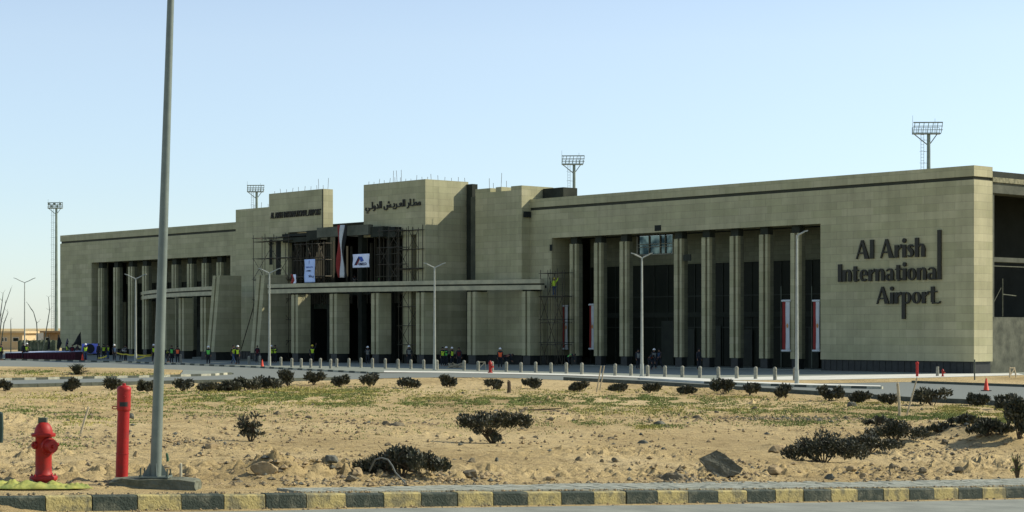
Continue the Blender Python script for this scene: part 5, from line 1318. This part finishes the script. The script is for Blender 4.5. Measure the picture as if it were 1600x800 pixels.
RK = [(414,741,46,22,'clod','large sandy boulder half buried left of the low bush'),(518,727,32,12,'rockg','flat dark rock left of the low bush'),
 (1052,752,44,17,'rock','brown mound like rock beside the large grey pointed rock'),(1216,708,40,14,'clod','sandy boulder left of the dense mound bush'),(735,748,32,14,'rock','brown rock near the kerb right of the low bush'),(738,722,20,8,'rock','small flat rock right of the low bush'),
 (905,720,14,9,'rock','small dark rock, left of a trio in the middle'),(962,722,15,9,'rock','small dark rock, right of a trio in the middle'),(940,723,8,7,'rock','smallest dark rock, middle of a trio in the middle'),(776,721,9,8,'rockg','small dark stone below the wide bush'),
 (1296,749,18,11,'rockg','pointed grey stone at the pavement below the dense bush'),(1498,738,22,7,'rock','long brown stone right of the middle of the right mound'),(1442,742,17,9,'rock','brown stone at the pavement below the right mound'),(1394,735,12,10,'rock','upright brown stone near the right kerb'),(1413,735,13,7,'rock','flat brown stone near the right kerb'),
 (1350,746,16,9,'clod','sandy clod by the pavement at the right'),(1476,694,14,10,'rock','dark stone on the slope of the right mound'),(1330,634,18,9,'rockg','pale grey rock left of the pinkish stake'),(604,664,16,8,'rock','dark stone, left of a pair behind the low bush'),(622,666,34,8,'rock','long dark stone behind the low bush'),
 (432,648,12,8,'rock','dark stone right of the sparse shrub'),(483,654,14,6,'rock','flat dark stone in the left middle of the field'),(212,714,12,10,'clod','round clod between standpipe and lamp post'),(205,655,12,9,'rockg','grey stone behind the red standpipe'),(860,656,12,6,'rock','dark stone right of the wide bush'),
 (1006,693,24,6,'rockg','flat slab of rock in the middle right of the field'),(955,687,14,4,'rock','thin flat rock in the middle of the field'),(1032,664,26,7,'rockg','low greenish rock behind the flat slab'),(1090,655,20,7,'rock','dark rock at the end of the fallen branch'),(548,752,22,12,'rock','low brown rock left of the bush hose'),
 (460,757,12,6,'rockg','small dark stone at the pavement left'),(560,745,30,14,'clod','broad sandy clod left of the hose'),(330,700,26,9,'clod','crumbly clod left of the large boulder'),(1330,735,22,8,'clod','low crumbly clod below the dense bush'),(1210,742,40,12,'clod','broad low clod by the pavement below the dense bush'),
 (860,750,20,6,'clod','low clod in the middle near the pavement'),(820,640,12,4,'rock','thin dark stone behind the wide bush'),(1120,645,10,5,'rock','tiny dark stone behind the large grey rock'),(1180,640,12,5,'rock','tiny dark stone at the far right middle')]
for i, (px, py, a, c, m, lb) in enumerate(RK): rock(px, py, a*.92, c*.95, M[m], lb, i+1, sink=.45)
def slab_rock():
    x, y = hit(1126, 741); q_ = y/F; z0 = H(x, y)
    P2 = [(-36,26),(-8,38),(4,32),(34,9),(30,0),(-4,-6),(-22,8)]
    bm = bmesh.new()
    for (a, c) in P2:
        for d in (-.16, .30): bm.verts.new((a*q_*(1 if d < 0 else .9), d+a*.004, c*q_*(1 if d < 0 else .8)))
    bmesh.ops.convex_hull(bm, input=bm.verts[:])
    bmesh.ops.triangulate(bm, faces=bm.faces[:]); bmesh.ops.subdivide_edges(bm, edges=bm.edges[:], cuts=3, use_grid_fill=True)
    for v in bm.verts: v.co += noise.noise_vector(v.co*7)*.02+noise.noise_vector(v.co*19)*.012
    me = bpy.data.meshes.new('rock'); bm.to_mesh(me); bm.free(); me.materials.append(M['rockg']); o = bpy.data.objects.new('rock', me); C.objects.link(o)
    o.location = (x, y, z0); tag(o, 'largest rock, a tilted angular dark grey slab near the right kerb', 'rock', 'rocks lying on the sand')
slab_rock()
def gravel():
    rnd = random.Random(3); b = MB()
    ico = [Vector(v) for v in ((0,0,1),(.9,0,.1),(.2,.85,0),(-.8,.4,.1),(-.7,-.5,0),(.3,-.8,.1),(0,0,-.6))]
    n = 0
    bandsp = [(rnd.uniform(-50, 1650), rnd.uniform(650, 750), rnd.uniform(20, 70), rnd.uniform(3, 9)) for _ in range(46)]
    ridges = [(1180,655,70,1.6,1.5,420),(1250,655,40,1.2,1.6,200),(330,700,40,6,1.3,200),(440,735,45,9,1.6,420),(520,742,35,6,1.4,220),(640,748,40,4,1.4,260),(730,746,30,4,1.5,200),(1060,750,26,4,1.8,240),(1150,745,40,4,1.3,200),
      (1410,738,50,4,1.3,240),(1470,700,50,10,1.2,260),(1420,712,30,8,1.3,160),(90,650,50,4,1.4,160),(330,650,60,4,1.1,130),(60,690,45,8,1.2,260),(170,690,30,12,1.1,160),(620,662,60,4,1.3,200),(850,642,60,2,1.3,120),(1320,655,60,2,1.4,150),(1000,757,320,1.5,1.0,500),(1300,755,250,2,1.1,350),(400,757,200,3,1.0,260)]
    for (rx_, ry_, sx_, sy_, sm_, cnt_) in ridges:
        for _ in range(cnt_):
            px = rnd.gauss(rx_, sx_); py = rnd.gauss(ry_, sy_)
            if py < 612: continue
            k = (px-800)/F; y = (CZ+.6)*F/(py-HY)
            for _ in range(4): y = (CZ-H(k*y, y))*F/(py-HY)
            x = k*y
            if tw(x, y)[1] < 1.75: continue
            z = H(x, y); s_ = (.016+.055*rnd.random()**3)*sm_*(.6+y/110); rot = Matrix.Rotation(rnd.random()*6.28, 3, 'Z')
            V = [rot @ Vector((v.x*s_*rnd.uniform(.8, 1.3), v.y*s_, v.z*s_*rnd.uniform(.45, .75)))+Vector((x, y, z+s_*.05)) for v in ico]
            b.add(V, [(0,1,2),(0,2,3),(0,3,4),(0,4,5),(0,5,1),(6,2,1),(6,3,2),(6,4,3),(6,5,4),(6,1,5)], rnd.choices((0, 1, 2), (8, 3, 1))[0])
    # crumbs of soil between kerb and paving and in the gutter
    for _ in range(1500):
        t = rnd.uniform(-3, 26); w_ = rnd.choice((rnd.gauss(.31, .05), rnd.gauss(.31, .05), -abs(rnd.gauss(.05, .15)))); x, y = xy(t, w_); s_ = .008+.03*rnd.random()**3
        z = base_t(t)+(0 if w_ > 0 else -.212)
        if 0 < w_ < .22: continue
        V = [Vector((v.x*s_*rnd.uniform(.8, 1.5), v.y*s_, v.z*s_*.8))+Vector((x, y, z)) for v in ico]
        b.add(V, [(0,1,2),(0,2,3),(0,3,4),(0,4,5),(0,5,1),(6,2,1),(6,3,2),(6,4,3),(6,5,4),(6,1,5)], rnd.choice((0, 0, 1)))
    while n < 5000:
        if rnd.random() < .72:
            q_ = rnd.choice(bandsp); px = rnd.gauss(q_[0], q_[2]); py = rnd.gauss(q_[1], q_[3])
        else: px = rnd.uniform(-60, 1660); py = 600+160*rnd.random()**.8
        if py < 612 or py > 761: continue
        k = (px-800)/F
        t0 = (CZ+.6)*F/(py-HY); x, y = k*t0, t0
        for _ in range(3): y = (CZ-H(k*y, y))*F/(py-HY)
        x = k*y; t, w_ = tw(x, y)
        if w_ < 1.8 or y > road_depth(k)-1: continue
        s_ = .014+.045*rnd.random()**4*(1+y/70); z = H(x, y); rot = Matrix.Rotation(rnd.random()*6.28, 3, 'Z')
        sc3 = Vector((rnd.uniform(.7, 1.4), rnd.uniform(.7, 1.2), rnd.uniform(.5, .9)))*s_
        V = [rot @ Vector((v.x*sc3.x, v.y*sc3.y, v.z*sc3.z))*rnd.uniform(.8, 1.2)+Vector((x, y, z+sc3.z*.3)) for v in ico]
        b.add(V, [(0,1,2),(0,2,3),(0,3,4),(0,4,5),(0,5,1),(6,2,1),(6,3,2),(6,4,3),(6,5,4),(6,1,5)], rnd.choices((0, 1, 2), (9, 2, 1))[0]); n += 1
    tag(b.build('gravel', [M['clod'], M['rock'], M['rockg']]), kind='stuff')
gravel()
def weeds(name, m, patches, seed, hgt):
    rnd = random.Random(seed); b = MB()
    for pt in patches:
        px, py, rx, ry, n = pt[:5]; isl = len(pt) > 5
        for _ in range(n if isl else int(n*2.5)):
            qx = px+rnd.gauss(0, .5)*rx; qy = py+rnd.gauss(0, .45)*ry
            if qy < 600 and not isl: continue
            k = (qx-800)/F; y = (CZ+.8)*F/(qy-HY)
            for _ in range(3): y = (CZ-H(k*y, y))*F/(qy-HY)
            if isl: x_, y = G(qx, qy, GZ+.17)
            elif y > road_depth(k)-1.2: continue
            x = k*y
            if tw(x, y)[1] < 1.9: continue
            if noise.noise(Vector((x*.8, y*.35, seed))) < -.12: continue
            z = GZ+.17 if isl else H(x, y)
            for _ in range(4):
                a = rnd.random()*6.28; l = hgt*rnd.uniform(.4, 1.3)*(.5+y/160)*.72; w_ = Vector((math.cos(a), math.sin(a), 0))*.012*(.6+y/60); d = Vector((rnd.uniform(-.8, .8), rnd.uniform(-.8, .8), 1)).normalized()*l
                p = Vector((x+rnd.uniform(-.12, .12), y+rnd.uniform(-.12, .12), z-.01)); b.add([p-w_, p+w_, p+d*.6+w_*.8, p+d], [(0,1,2,3)])
    tag(b.build(name, m), kind='stuff')
weeds('green_weeds', M['grass'], [(470,618,110,10,900),(380,624,120,8,500),(250,612,60,8,250),(560,612,60,14,400),(520,632,70,5,250),(620,632,90,6,260),(770,630,90,7,450),(880,626,120,8,500),(980,633,110,8,350),(1010,622,50,7,200),(1100,627,160,10,450),(900,661,60,7,160),(1030,664,50,6,120),
  (740,660,40,5,90),(120,650,60,8,300),(210,661,20,5,60),(90,690,60,30,160),(1450,652,110,7,1200),(1560,655,60,10,400),(1380,640,50,6,200),(1250,660,90,8,300),(1050,640,300,18,500),(500,645,400,14,400),(40,640,60,10,200),(300,640,160,14,350),(680,665,300,20,200),(1230,640,200,14,350),(40,582,60,4,260,1),(62,581,30,3,200,1),(170,584,90,4,200,1),(350,622,220,9,700),(820,622,260,7,700),(1300,648,240,10,600)], 4, .10)
weeds('yellow_weeds', M['grassy'], [(440,612,90,8,700),(520,616,80,6,400),(340,612,60,6,200),(1530,645,70,12,900),(1500,640,30,7,300),(1580,650,50,12,300),(1010,667,24,5,90),(1350,628,80,6,200),(1150,622,60,5,150),(700,622,160,6,250),(250,625,140,10,250),(100,622,100,8,250),(940,644,160,14,200),(130,660,60,6,120),(60,585,90,4,150,1),(200,585,60,3,100,1),(420,630,200,7,500),(1100,640,250,8,500),(800,612,500,5,500)], 5, .11)
# fallen branch in the mid field
x, y = hit(845, 643); b = MB(); s_ = y/F; b.path([(-35*s_,0,.06),(-5*s_,.2,.05),(20*s_,.1,.09),(33*s_,0,.12)], [.02,.03,.025,.012], 6); b.path([(10*s_,.1,.06),(22*s_,.3,.02),(30*s_,.4,.02)], .012, 5)
o = b.build('fallen_branch', M['twig']); o.location = (x, y, H(x, y)); tag(o, 'thin dark fallen branch on the sand right of the wide bush', 'branch')
